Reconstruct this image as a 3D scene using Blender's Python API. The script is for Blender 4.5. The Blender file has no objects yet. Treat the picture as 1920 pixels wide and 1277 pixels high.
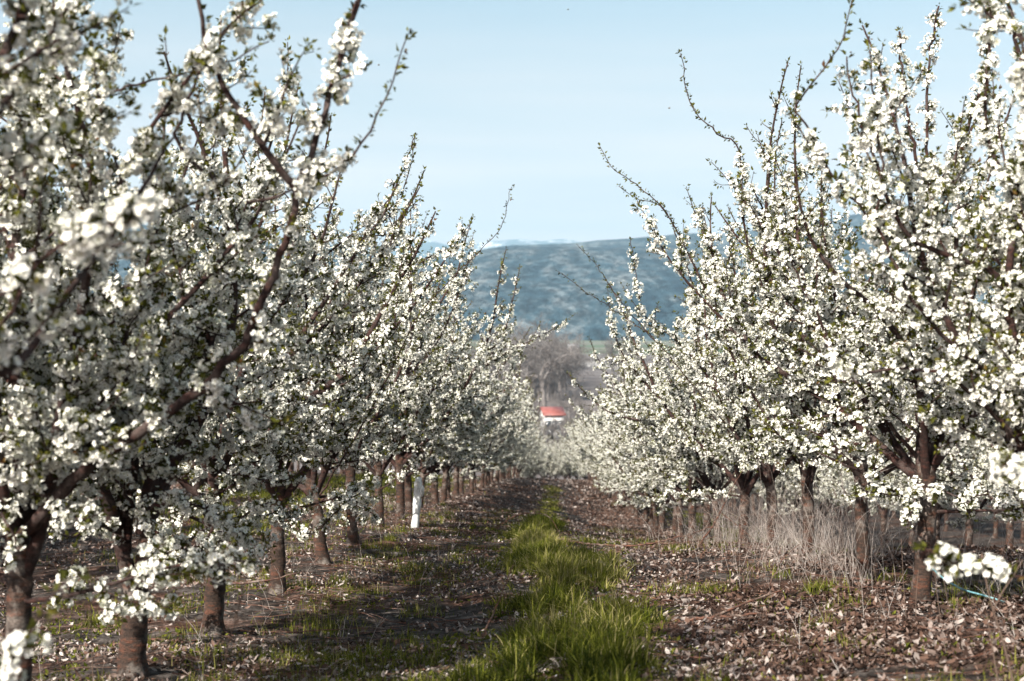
import bpy, math, random
import numpy as np
from mathutils import Vector, Matrix

# ------------------------------------------------------------------ camera
SC = bpy.context.scene
COL = SC.collection
F = 2667.0                       # focal length in pixels of the 1920 wide photograph
CZ = 1.6                         # eye height above the datum
cam_d = bpy.data.cameras.new('camera')
cam = bpy.data.objects.new('camera', cam_d)
COL.objects.link(cam)
SC.camera = cam
cam_d.sensor_width = 36.0
cam_d.lens = 50.0
cam_d.clip_start = 0.05
cam_d.clip_end = 60000
YAW = math.atan((1040 - 960) / F)
PITCH = math.atan((638.5 - 600) / F)
cam.location = (0, 0, CZ)
cam.rotation_euler = (math.pi / 2 - PITCH, 0, YAW)
cam_d.dof.use_dof = True
cam_d.dof.focus_distance = 13.5
cam_d.dof.aperture_fstop = 2.4
CM = cam.rotation_euler.to_matrix()

def P(u, v, Y):
    """world point that lies at distance y = Y and shows at photo pixel u, v"""
    d = CM @ Vector(((u - 960) / F, -(v - 638.5) / F, -1))
    return np.array((d.x / d.y * Y, Y, CZ + d.z / d.y * Y))

# ------------------------------------------------------------------ light
SUN_EL, SUN_AZ = math.radians(37), math.radians(-146)     # azimuth clockwise from +Y: behind left
w = bpy.data.worlds.new('World'); SC.world = w; w.use_nodes = True
nt = w.node_tree; bg = nt.nodes['Background']
sky = nt.nodes.new('ShaderNodeTexSky'); sky.sky_type = 'NISHITA'; sky.sun_disc = False
sky.sun_elevation = SUN_EL; sky.sun_rotation = SUN_AZ
sky.air_density = 0.9; sky.dust_density = 4.0; sky.ozone_density = 1.3; sky.altitude = 300
hs = nt.nodes.new('ShaderNodeHueSaturation'); hs.inputs['Saturation'].default_value = 0.84; hs.inputs['Hue'].default_value = 0.465
nt.links.new(sky.outputs[0], hs.inputs['Color']); 
# thin high cirrus and the pale band low over the horizon
tcw = nt.nodes.new('ShaderNodeTexCoord'); spw = nt.nodes.new('ShaderNodeSeparateXYZ'); nt.links.new(tcw.outputs['Generated'], spw.inputs[0])
rz_ = nt.nodes.new('ShaderNodeValToRGB'); nt.links.new(spw.outputs[2], rz_.inputs[0])
els = rz_.color_ramp.elements; els[0].position = 0.03; els[0].color = (.92,) * 3 + (1,); els[1].position = 0.45; els[1].color = (.0,) * 3 + (1,)
e_ = els.new(0.11); e_.color = (.68,) * 3 + (1,); e_ = els.new(0.22); e_.color = (.10,) * 3 + (1,)
mpw = nt.nodes.new('ShaderNodeMapping'); mpw.inputs['Scale'].default_value = (1.2, 1.2, 14); nt.links.new(tcw.outputs['Generated'], mpw.inputs[0])
nzw = nt.nodes.new('ShaderNodeTexNoise'); nzw.inputs['Scale'].default_value = 2.2; nzw.inputs['Detail'].default_value = 5; nt.links.new(mpw.outputs[0], nzw.inputs['Vector'])
mrw = nt.nodes.new('ShaderNodeMapRange'); nt.links.new(nzw.outputs['Fac'], mrw.inputs[0]); mrw.inputs[1].default_value = .3; mrw.inputs[2].default_value = .75; mrw.inputs[3].default_value = .66; mrw.inputs[4].default_value = 1.36
mlw = nt.nodes.new('ShaderNodeMath'); mlw.operation = 'MULTIPLY'; mlw.use_clamp = True; nt.links.new(rz_.outputs[0], mlw.inputs[0]); nt.links.new(mrw.outputs[0], mlw.inputs[1])
mxw = nt.nodes.new('ShaderNodeMix'); mxw.data_type = 'RGBA'; nt.links.new(mlw.outputs[0], mxw.inputs[0]); nt.links.new(hs.outputs[0], mxw.inputs[6]); mxw.inputs[7].default_value = (7.2, 6.1, 5.5, 1)
nt.links.new(mxw.outputs[2], bg.inputs[0])
bg.inputs[1].default_value = 0.086
sl = bpy.data.lights.new('sun', 'SUN'); sl.energy = 4.9; sl.angle = math.radians(0.53); sl.color = (1.0, 0.94, 0.84)
so = bpy.data.objects.new('sun', sl); COL.objects.link(so)
sd = Vector((math.sin(SUN_AZ) * math.cos(SUN_EL), math.cos(SUN_AZ) * math.cos(SUN_EL), math.sin(SUN_EL)))
so.rotation_euler = sd.to_track_quat('Z', 'Y').to_euler()
SC.view_settings.view_transform = 'Standard'; SC.view_settings.look = 'None'
SC.view_settings.exposure = 1.06; SC.view_settings.gamma = 1.0
cy = SC.cycles
cy.max_bounces = 4; cy.diffuse_bounces = 2; cy.glossy_bounces = 1; cy.transmission_bounces = 2
cy.volume_bounces = 0; cy.transparent_max_bounces = 4; cy.caustics_reflective = False; cy.caustics_refractive = False

# ------------------------------------------------------------------ helpers
def mesh_np(name, V, faces, mats, mi=None, smooth=False, col=None):
    """faces: list of int arrays (n,k)"""
    me = bpy.data.meshes.new(name)
    V = np.asarray(V, dtype=np.float32)
    me.vertices.add(len(V)); me.vertices.foreach_set('co', V.ravel())
    faces = [f for f in faces if len(f)]
    nl = sum(f.size for f in faces); nf = sum(len(f) for f in faces)
    me.loops.add(nl); me.polygons.add(nf)
    me.loops.foreach_set('vertex_index', np.concatenate([f.ravel() for f in faces]).astype(np.int32))
    tot = np.concatenate([np.full(len(f), f.shape[1], np.int32) for f in faces])
    st = np.concatenate(([0], np.cumsum(tot)[:-1])).astype(np.int32)
    me.polygons.foreach_set('loop_start', st)
    if mi is not None:
        me.polygons.foreach_set('material_index', np.concatenate(mi).astype(np.int32))
    if smooth:
        me.polygons.foreach_set('use_smooth', np.ones(nf, dtype=bool))
    for m in mats: me.materials.append(m)
    if col is not None:
        a = me.attributes.new('tint', 'FLOAT', 'POINT'); a.data.foreach_set('value', np.asarray(col, np.float32))
    me.update(calc_edges=True)
    return me

def obj(name, me, parent=None, loc=None, **props):
    o = bpy.data.objects.new(name, me); COL.objects.link(o)
    if parent is not None: o.parent = parent
    if loc is not None: o.location = loc
    for k, v in props.items(): o[k] = v
    return o

def thing(name, label, cat, loc=(0, 0, 0), rz=0, group=None):
    o = obj(name, None, None, loc, label=label, category=cat)
    o.empty_display_size = 0.2
    o.rotation_euler = (0, 0, rz)
    if group: o['group'] = group
    return o

def vnoise(x, y, seed=0):
    xi = np.floor(x).astype(np.int64); yi = np.floor(y).astype(np.int64)
    fx = x - xi; fy = y - yi
    fx = fx * fx * (3 - 2 * fx); fy = fy * fy * (3 - 2 * fy)
    def h(a, b):
        n = (a * 374761393 + b * 668265263 + seed * 974634777) & 0x7fffffff
        n = ((n ^ (n >> 13)) * 1274126177) & 0x7fffffff
        return ((n ^ (n >> 16)) & 0xffff) / 65535.0
    return (h(xi, yi) * (1 - fx) + h(xi + 1, yi) * fx) * (1 - fy) + (h(xi, yi + 1) * (1 - fx) + h(xi + 1, yi + 1) * fx) * fy

def fbm(x, y, o=5, seed=0):
    s = 0; a = 0.5; t = 0
    for i in range(o):
        s = s + a * vnoise(x * 2 ** i, y * 2 ** i, seed + i); t += a; a *= 0.5
    return s / t

def unit(a):
    return a / np.maximum(np.linalg.norm(a, axis=-1, keepdims=True), 1e-9)

class Tubes:
    def __init__(s): s.V = []; s.Q = []; s.T = []; s.n = 0
    def add(s, pts, rad, k=6, cap=True, rough=0.0, rng=None):
        pts = np.asarray(pts, float); n = len(pts); rad = np.broadcast_to(np.asarray(rad, float), (n,))
        t = unit(np.gradient(pts, axis=0))
        ref = np.array((0.9, 0.13, 0.1)) if abs(t[n // 2, 0]) < 0.75 else np.array((0.05, 0.9, 0.2))
        a = unit(np.cross(t, ref)); b = np.cross(t, a)
        an = np.arange(k) * 2 * math.pi / k
        rr = rad[:, None, None]
        if rough and rng is not None: rr = rr * (1 + rng.uniform(-rough, rough, (n, k, 1)))
        V = pts[:, None] + rr * (a[:, None] * np.cos(an)[None, :, None] + b[:, None] * np.sin(an)[None, :, None])
        i = np.arange(n - 1)[:, None] * k; j = np.arange(k)[None]; j2 = (j + 1) % k
        Q = np.stack([i + j, i + j2, i + k + j2, i + k + j], -1).reshape(-1, 4)
        V = V.reshape(-1, 3); T = []
        if cap:
            V = np.vstack([V, pts[-1] + t[-1] * rad[-1] * 0.5])
            T = np.stack([(n - 1) * k + j[0], (n - 1) * k + j2[0], np.full(k, n * k)], -1)
            s.T.append(T + s.n)
        s.V.append(V); s.Q.append(Q + s.n); s.n += len(V)
    def mesh(s, name, mat, smooth=True):
        return mesh_np(name, np.vstack(s.V), [np.vstack(s.Q)] + ([np.vstack(s.T)] if s.T else []), [mat], smooth=smooth)

def smooth_line(pts, step):
    """catmull-rom through points, resampled at about step"""
    pts = np.asarray(pts, float)
    e = np.vstack([2 * pts[0] - pts[1], pts, 2 * pts[-1] - pts[-2]])
    out = []
    for i in range(1, len(e) - 2):
        L = np.linalg.norm(e[i + 1] - e[i]); n = max(2, int(L / step))
        t = (np.arange(n) / n)[:, None]
        p0, p1, p2, p3 = e[i - 1], e[i], e[i + 1], e[i + 2]
        out.append(0.5 * (2 * p1 + (p2 - p0) * t + (2 * p0 - 5 * p1 + 4 * p2 - p3) * t ** 2 + (3 * p1 - p0 - 3 * p2 + p3) * t ** 3))
    out.append(pts[-1:])
    return np.vstack(out)

# ------------------------------------------------------------------ materials
def mat(name):
    m = bpy.data.materials.new(name); m.use_nodes = True
    n = m.node_tree; n.nodes.clear()
    o = n.nodes.new('ShaderNodeOutputMaterial')
    return m, n, o
def nd(n, t, **k):
    x = n.nodes.new(t)
    for a, b in k.items():
        if a in x.inputs.keys(): x.inputs[a].default_value = b
        else: setattr(x, a, b)
    return x
def ramp(n, src, stops):
    r = n.nodes.new('ShaderNodeValToRGB'); n.links.new(src, r.inputs[0])
    e = r.color_ramp.elements
    while len(e) < len(stops): e.new(0.5)
    for i, (p, c) in enumerate(stops): e[i].position = p; e[i].color = tuple(c) + (1,)
    return r.outputs[0]
def noise(n, scale, detail=3, rough=0.6, vec=None, coord='Object', mapping=None):
    x = nd(n, 'ShaderNodeTexNoise', Scale=scale, Detail=detail, Roughness=rough)
    if vec is None:
        tc = n.nodes.new('ShaderNodeTexCoord'); vec = tc.outputs[coord]
    if mapping:
        mp = n.nodes.new('ShaderNodeMapping'); mp.inputs['Scale'].default_value = mapping
        n.links.new(vec, mp.inputs[0]); vec = mp.outputs[0]
    n.links.new(vec, x.inputs['Vector'])
    return x.outputs['Fac']
def mix(n, f, a, b, mode='MIX'):
    x = n.nodes.new('ShaderNodeMix'); x.data_type = 'RGBA'; x.blend_type = mode
    for s, v in ((0, f), (6, a), (7, b)):
        if isinstance(v, (int, float)): x.inputs[s].default_value = v
        elif isinstance(v, tuple): x.inputs[s].default_value = v + (1,)
        else: n.links.new(v, x.inputs[s])
    return x.outputs[2]
def bsdf(n, o, color, rough=0.8, spec=0.3, bump=None, bd=0.01, bs=0.6):
    b = nd(n, 'ShaderNodeBsdfPrincipled', Roughness=rough)
    b.inputs['Specular IOR Level'].default_value = spec
    if isinstance(color, tuple): b.inputs['Base Color'].default_value = color + (1,)
    else: n.links.new(color, b.inputs['Base Color'])
    if bump is not None:
        bp = nd(n, 'ShaderNodeBump', Strength=bs, Distance=bd); n.links.new(bump, bp.inputs['Height']); n.links.new(bp.outputs[0], b.inputs['Normal'])
    n.links.new(b.outputs[0], o.inputs[0]); return b
def leafy(name, stops, trans=0.35, attr='tint', tcol=None, scale=None):
    m, n, o = mat(name)
    if scale: src = noise(n, scale, 2)
    else:
        a = n.nodes.new('ShaderNodeAttribute'); a.attribute_name = attr; src = a.outputs['Fac']
    c = ramp(n, src, stops)
    d = nd(n, 'ShaderNodeBsdfDiffuse'); t = nd(n, 'ShaderNodeBsdfTranslucent')
    n.links.new(c, d.inputs[0])
    if tcol: tc = mix(n, 1.0, c, tcol, 'MULTIPLY')
    else: tc = c
    n.links.new(tc, t.inputs[0])
    x = nd(n, 'ShaderNodeMixShader', Fac=trans); n.links.new(d.outputs[0], x.inputs[1]); n.links.new(t.outputs[0], x.inputs[2])
    n.links.new(x.outputs[0], o.inputs[0]); return m

M_petal = leafy('petal', [(0.0, (0.62, 0.64, 0.52)), (0.35, (0.80, 0.80, 0.73)), (1.0, (0.88, 0.87, 0.83))], 0.15)
M_center = leafy('flower_centre', [(0.0, (0.32, 0.33, 0.08)), (1.0, (0.50, 0.42, 0.16))], 0.1)
M_leaf = leafy('young_leaf', [(0.0, (0.035, 0.040, 0.012)), (0.4, (0.075, 0.080, 0.018)), (0.75, (0.15, 0.15, 0.028)), (1.0, (0.11, 0.055, 0.025))], 0.35)
M_grass = leafy('grass', [(0.0, (0.022, 0.034, 0.007)), (0.42, (0.076, 0.090, 0.012)), (0.75, (0.20, 0.205, 0.034)), (1.0, (0.38, 0.33, 0.15))], 0.3)
M_litter = leafy('dead_leaves', [(0.0, (0.020, 0.013, 0.011)), (0.32, (0.052, 0.033, 0.026)), (0.55, (0.135, 0.082, 0.062)), (0.76, (0.24, 0.195, 0.175)), (1.0, (0.44, 0.39, 0.36))], 0.1)
M_straw = leafy('straw', [(0.0, (0.14, 0.10, 0.08)), (0.5, (0.34, 0.29, 0.26)), (1.0, (0.56, 0.52, 0.49))], 0.15)
M_fpetal = leafy('fallen_petal', [(0.0, (0.55, 0.52, 0.48)), (1.0, (0.85, 0.83, 0.80))], 0.1)

def bark_mat(name, dark, mid, red, pale, sc):
    m, n, o = mat(name)
    tc = n.nodes.new('ShaderNodeTexCoord'); v = tc.outputs['Object']
    band = noise(n, 9 * sc, 4, 0.7, v, mapping=(1, 1, 3.2))
    blot = noise(n, 4.5 * sc, 4, 0.65, v)
    fine = noise(n, 60 * sc, 3, 0.7, v, mapping=(1, 1, 2.2))
    c = ramp(n, band, [(0.30, dark), (0.50, mid), (0.68, red)])
    g = ramp(n, blot, [(0.50, (0, 0, 0)), (0.66, (1, 1, 1))])
    c = mix(n, g, c, pale)
    f = ramp(n, fine, [(0.3, (0.45, 0.45, 0.45)), (0.65, (1.25, 1.25, 1.25))])
    c = mix(n, 1.0, c, f, 'MULTIPLY')
    h = mix(n, 0.5, band, fine)
    bsdf(n, o, c, 0.75, 0.25, h, 0.02, 1.0)
    return m
M_bark = bark_mat('trunk_bark', (0.012, 0.008, 0.007), (0.050, 0.032, 0.024), (0.125, 0.048, 0.028), (0.21, 0.185, 0.165), 1)
M_limb = bark_mat('branch_bark', (0.014, 0.008, 0.007), (0.036, 0.019, 0.016), (0.080, 0.030, 0.022), (0.11, 0.082, 0.074), 1.6)
M_twig = bark_mat('pruned_twig', (0.03, 0.02, 0.016), (0.11, 0.058, 0.042), (0.21, 0.085, 0.052), (0.25, 0.20, 0.17), 1.5)
M_bare = bark_mat('bare_bark', (0.09, 0.083, 0.08), (0.15, 0.135, 0.13), (0.19, 0.165, 0.15), (0.25, 0.235, 0.225), 0.2)

# ------------------------------------------------------------------ ground height
def prof(table, y):
    Y = np.array([t[0] for t in table], float); Z = np.array([t[1] for t in table], float)
    return np.interp(y, Y, Z)
def zpix(v, Y): return CZ - (v - 600) / F * Y
TL = [(0, 0.1), (5, -0.16)] + [(Y, zpix(v, Y)) for Y, v in ((8.67, 1290), (10.7, 1203), (13.2, 1123), (15.8, 1064), (20.8, 997), (27, 962), (33, 946), (45, 925), (66, 905), (80, 897))]
TR = [(0, 0.15), (5, 0.06)] + [(Y, zpix(v, Y)) for Y, v in ((8, 1225), (10.6, 1145), (12.5, 1085), (15, 1048), (17.6, 1032), (22.5, 1022), (27, 1015), (35, 1000), (48, 968), (66, 932), (80, 912))]
FAR = [(100, -9.6), (116, -12.4), (130, -14.0), (160, -16), (250, -19.2), (400, -21.0), (800, -26.0), (1500, -27.5), (2400, -24), (60000, -24)]
zl80 = TL[-1][1]; zr80 = TR[-1][1]
TL += FAR; TR += FAR
def gh(x, y):
    x = np.asarray(x, float); y = np.asarray(y, float)
    # smoothed profiles (average over a little window, then blend across the alley)
    def sm(t):
        k = 0.06
        return sum(prof(t, y * (1 + d * k)) for d in (-1, -0.5, 0, 0.5, 1)) / 5
    t = np.clip((x + 2.6) / 5.3, -0.6, 1.6); t = np.where((t > 0) & (t < 1), t * t * (3 - 2 * t), t)
    z = sm(TL) * (1 - t) + sm(TR) * t
    near = np.clip(1 - y / 120.0, 0, 1)
    # tree berms a little high, wheel tracks a little low
    z = z + near * 0.05 * np.cos((np.abs(x) - 2.65) * 2 * math.pi / 5.3 * 2) * 0.5
    z = z + near * (0.10 * (fbm(x * 0.9 + 7, y * 0.9, 3, 5) - 0.5) + 0.09 * (fbm(x * 5, y * 5, 3, 9) - 0.5))
    return z
def G(x, y): return float(gh(np.array([x]), np.array([y]))[0])

# ------------------------------------------------------------------ ground mesh
ys = np.concatenate([np.linspace(-6, 3, 30)[:-1], np.geomspace(3, 60, 420)[:-1], np.geomspace(60, 2600, 130)])
us = np.linspace(-1, 1, 281)
X = []; 
half = np.where(ys < 40, 24, 24 + (ys - 40) * 0.55)
gx = np.sign(us)[None] * (np.abs(us)[None] ** 1.7) * half[:, None]; gy = np.repeat(ys[:, None], len(us), 1)
gz = gh(gx, gy)
V = np.stack([gx, gy, gz], -1).reshape(-1, 3)
nx = len(us); ii = np.arange(len(ys) - 1)[:, None] * nx; jj = np.arange(nx - 1)[None]
Q = np.stack([ii + jj, ii + jj + 1, ii + nx + jj + 1, ii + nx + jj], -1).reshape(-1, 4)
m, n, o = mat('orchard_soil'); tc = n.nodes.new('ShaderNodeTexCoord'); v = tc.outputs['Object']
big = noise(n, 0.9, 4, 0.6, v); med = noise(n, 7, 5, 0.7, v); fin = noise(n, 60, 4, 0.75, v)
c = ramp(n, med, [(0.36, (0.011, 0.009, 0.008)), (0.50, (0.046, 0.037, 0.032)), (0.62, (0.12, 0.103, 0.094)), (0.78, (0.24, 0.21, 0.195))])
red = ramp(n, big, [(0.48, (0, 0, 0)), (0.6, (1, 1, 1))])
c = mix(n, red, c, mix(n, 1.0, c, (1.25, 0.82, 0.66), 'MULTIPLY'))
c = mix(n, 1.0, c, ramp(n, fin, [(0.3, (0.4, 0.4, 0.4)), (0.7, (1.5, 1.5, 1.5))]), 'MULTIPLY')
# far valley: grey brown brush land and pale green fields, by place
sp = n.nodes.new('ShaderNodeSeparateXYZ'); n.links.new(v, sp.inputs[0])
far = noise(n, 0.02, 4, 0.65, v); farc = ramp(n, far, [(0.35, (0.085, 0.072, 0.070)), (0.55, (0.15, 0.13, 0.125)), (0.7, (0.20, 0.175, 0.16))])
fld = noise(n, 0.006, 2, 0.5, v, mapping=(0.5, 1, 1)); fldc = ramp(n, fld, [(0.40, (0.11, 0.14, 0.07)), (0.5, (0.20, 0.18, 0.15)), (0.6, (0.09, 0.13, 0.07))])
def step(a, b):
    r = n.nodes.new('ShaderNodeMapRange'); r.inputs[1].default_value = a; r.inputs[2].default_value = b; n.links.new(sp.outputs[1], r.inputs[0]); return r.outputs[0]
c = mix(n, step(100, 150), c, farc); c = mix(n, step(1150, 1200), c, fldc)
bsdf(n, o, c, 0.95, 0.1, fin, 0.02, 0.7)
M_soil = m
obj('ground', mesh_np('ground', V, [Q], [M_soil], smooth=True), kind='structure')

# ------------------------------------------------------------------ hills
def ridge(name, y0, y1, ny, x0, x1, nxx, crest, base, m, seed, rough):
    xs = np.linspace(x0, x1, nxx); yv = np.linspace(0, 1, ny)
    gx, t = np.meshgrid(xs, yv)
    gy = y0 + (y1 - y0) * t
    u = 1040 + F * gx / np.maximum(y1 * 0.75, 1)
    cz = np.interp(u[0], [c[0] for c in crest], [c[1] for c in crest])
    H = (600 - cz) / F * (y1 * 0.80) + CZ
    r = fbm(gx / rough + 3, gy / rough, 6, seed); rv = 1 - np.abs(2 * fbm(gx / (rough * 1.6), gy / (rough * 1.6) + 9, 5, seed + 20) - 1)
    prof_ = np.sin(np.clip(t / 0.8, 0, 1) * math.pi / 2) ** 0.9 * np.where(t > 0.8, 1 - (t - 0.8) * 1.5, 1)
    z = base + (H[None] - base) * prof_ * (0.80 + 0.24 * rv * (1 - 0.75 * (t > .7)) ) + (r - 0.5) * (H[None] - base) * 0.38 * np.sin(np.clip(t, 0, 1) * math.pi) 
    k = np.clip(np.abs(t - 0.8) / 0.15, 0, 1)
    z = z * k + (1 - k) * (H[None] * (0.965 + 0.07 * (fbm(gx / 120, gy / 300, 4, seed + 3))))
    V = np.stack([gx, gy, z], -1).reshape(-1, 3)
    ii = np.arange(ny - 1)[:, None] * nxx; jj = np.arange(nxx - 1)[None]
    Q = np.stack([ii + jj, ii + jj + 1, ii + nxx + jj + 1, ii + nxx + jj], -1).reshape(-1, 4)
    return obj(name, mesh_np(name, V, [Q], [m], smooth=True), kind='structure')
m, n, o = mat('wooded_hill'); tc = n.nodes.new('ShaderNodeTexCoord'); v = tc.outputs['Object']
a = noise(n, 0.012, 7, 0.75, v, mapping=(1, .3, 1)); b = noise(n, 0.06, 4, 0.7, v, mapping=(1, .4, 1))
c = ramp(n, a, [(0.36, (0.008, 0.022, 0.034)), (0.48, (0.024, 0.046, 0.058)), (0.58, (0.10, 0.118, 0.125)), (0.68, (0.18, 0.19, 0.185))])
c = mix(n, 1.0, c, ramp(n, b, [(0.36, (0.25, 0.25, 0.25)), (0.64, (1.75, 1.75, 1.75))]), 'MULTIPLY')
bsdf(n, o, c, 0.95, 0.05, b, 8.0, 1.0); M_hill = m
m, n, o = mat('snow_hill'); tc = n.nodes.new('ShaderNodeTexCoord'); v = tc.outputs['Object']
a = noise(n, 0.005, 7, 0.75, v, mapping=(1, .3, 1))
sp = n.nodes.new('ShaderNodeSeparateXYZ'); n.links.new(v, sp.inputs[0])
mr = n.nodes.new('ShaderNodeMapRange'); n.links.new(sp.outputs[2], mr.inputs[0]); mr.inputs[1].default_value = 300; mr.inputs[2].default_value = 640; mr.inputs[3].default_value = -0.2; mr.inputs[4].default_value = 0.05
ad = n.nodes.new('ShaderNodeMath'); n.links.new(a, ad.inputs[0]); n.links.new(mr.outputs[0], ad.inputs[1])
c = ramp(n, ad.outputs[0], [(0.50, (0.05, 0.085, 0.095)), (0.60, (0.75, 0.77, 0.80))])
bsdf(n, o, c, 0.9, 0.1); M_snow = m
ridge('hills', 1900, 5200, 110, -2600, 2900, 300, [(-900, 440), (-200, 425), (150, 412), (420, 425), (640, 462), (760, 486), (850, 466), (960, 450), (1060, 448), (1130, 446), (1220, 441), (1400, 436), (1600, 405), (1760, 372), (1900, 345), (2300, 330)], -26, M_hill, 11, 900)
ridge('snowy_hills', 8200, 12500, 50, -6500, 6500, 260, [(-900, 450), (300, 455), (640, 446), (700, 440), (760, 436), (820, 447), (900, 434), (960, 428), (1010, 433), (1060, 430), (1140, 440), (1250, 445), (1600, 450), (2400, 450)], 0, M_snow, 31, 2500)

# ------------------------------------------------------------------ cherry trees
def grow(rng, p0, d0, L, step, up, wob):
    n = max(3, int(L / step)); p = [np.array(p0, float)]; d = unit(np.array(d0, float)); s = L / n
    ax = rng.normal(0, 1, 3)
    for i in range(n):
        ax = 0.75 * ax + rng.normal(0, 1, 3) * 0.66
        d = unit(d + np.array((0, 0, up * s)) + ax * wob * s)
        p.append(p[-1] + d * s)
    return np.array(p)

def blossoms(rng, pos, axis, r0, K, fsize=0.0160, spread=0.047):
    """pos, axis: (N,3); r0 wood radius (N,); K flowers per cluster"""
    N = len(pos)
    if N == 0: return None
    cd = rng.normal(0, 1, (N, 3)); cd -= axis * (cd * axis).sum(1, keepdims=True) * 0.8; cd = unit(cd)
    idx = np.repeat(np.arange(N), K); M = len(idx)
    d = unit(cd[idx] + rng.normal(0, 0.58, (M, 3)))
    c = pos[idx] + cd[idx] * (r0[idx, None] + 0.008) + d * rng.uniform(0.45, 1.25, (M, 1)) * (spread * rng.uniform(.75, 1.2, N))[idx][:, None]
    nrm = unit(d + rng.normal(0, 0.35, (M, 3)) + np.array((0, 0, 0.12)))
    a = unit(np.cross(nrm, rng.normal(0, 1, (M, 3)))); b = np.cross(nrm, a)
    R = fsize * rng.uniform(0.72, 1.15, M) * np.where(rng.random(M) < 0.12, 0.55, 1)   # some still buds
    cup = rng.uniform(0.05, 0.75, M)
    loc = np.array([(0.08, 0.0), (0.55, 0.40), (0.96, 0.20), (0.96, -0.20), (0.55, -0.40)])
    lift = np.array([0.0, 0.35, 0.95, 0.95, 0.35])
    ph = rng.uniform(0, 6.28, M)[:, None] + np.arange(5)[None] * (2 * math.pi / 5) + rng.uniform(-0.12, 0.12, (M, 5))
    er = a[:, None] * np.cos(ph)[..., None] + b[:, None] * np.sin(ph)[..., None]       # M,5,3
    et = -a[:, None] * np.sin(ph)[..., None] + b[:, None] * np.cos(ph)[..., None]
    ra = np.cos(cup * 0.9)[:, None, None, None]
    V = c[:, None, None] + R[:, None, None, None] * (er[:, :, None] * loc[None, None, :, 0:1] * ra + et[:, :, None] * loc[None, None, :, 1:2]
        + nrm[:, None, None] * (lift[None, None, :, None] * cup[:, None, None, None]))
    V = V.reshape(-1, 3)
    Q = np.arange(M * 25).reshape(-1, 5)
    tint = np.repeat(np.clip(rng.normal(0.55, 0.2, N)[idx] + rng.normal(0, 0.12, M), 0, 1), 25)
    base = pos[idx] + cd[idx] * r0[idx, None]; cc = c - nrm * R[:, None] * .1; sw = a * 0.0014
    cal = b * (R * .30)[:, None]; cb = cc - nrm * (R * .35)[:, None]
    ped = np.stack([base - sw, base + sw, cc + sw, cc - sw, cb, cb + cal + nrm * .003, cc + nrm * 0.001, cb - cal + nrm * .003], 1).reshape(-1, 3)
    # centre: small raised fan
    an = np.arange(4) * math.pi / 2
    C = c[:, None] + R[:, None, None] * (0.24 * (a[:, None] * np.cos(an)[None, :, None] + b[:, None] * np.sin(an)[None, :, None]) + nrm[:, None] * 0.22)
    C = C.reshape(-1, 3)
    QC = np.arange(M * 4).reshape(-1, 4) + len(V)
    return np.vstack([V, C]), Q, QC, np.concatenate([tint, np.repeat(rng.random(M), 4)]), cd, ped

def leaves(rng, pos, dirs, size, K):
    N = len(pos); idx = np.repeat(np.arange(N), K); M = len(idx)
    d = unit(dirs[idx] + rng.normal(0, 0.6, (M, 3)) + np.array((0, 0, 0.25)))
    s = unit(np.cross(d, rng.normal(0, 1, (M, 3)))); nn = np.cross(d, s)
    L = size * rng.uniform(0.5, 1.25, M)[:, None]; o = pos[idx] + d * 0.012
    V = np.stack([o, o + d * L * 0.45 + s * L * 0.24 + nn * L * 0.10, o + d * L * 1.0 - nn * L * 0.12 , o + d * L * 0.45 - s * L * 0.24 + nn * L * 0.10, o + d * L * 0.5 - nn * L * 0.02], 1).reshape(-1, 3)
    b = np.arange(M)[:, None] * 5
    T = np.vstack([b + np.array([[0, 1, 4]]), b + np.array([[1, 2, 4]]), b + np.array([[2, 3, 4]]), b + np.array([[3, 0, 4]])])
    return V, T, np.repeat(np.clip(rng.normal(0.45, 0.22, N)[idx] + rng.normal(0, 0.1, M), 0, 1), 5)

SOFT = [1.3, 0.5]
def soft(q):
    h = np.hypot(q[:, 0], q[:, 1]); k = np.where(h > SOFT[0], (SOFT[0] + (h - SOFT[0]) * SOFT[1]) / np.maximum(h, .01), 1.0)
    q = q.copy(); q[:, 0] *= k; q[:, 1] *= k; return q

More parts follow.
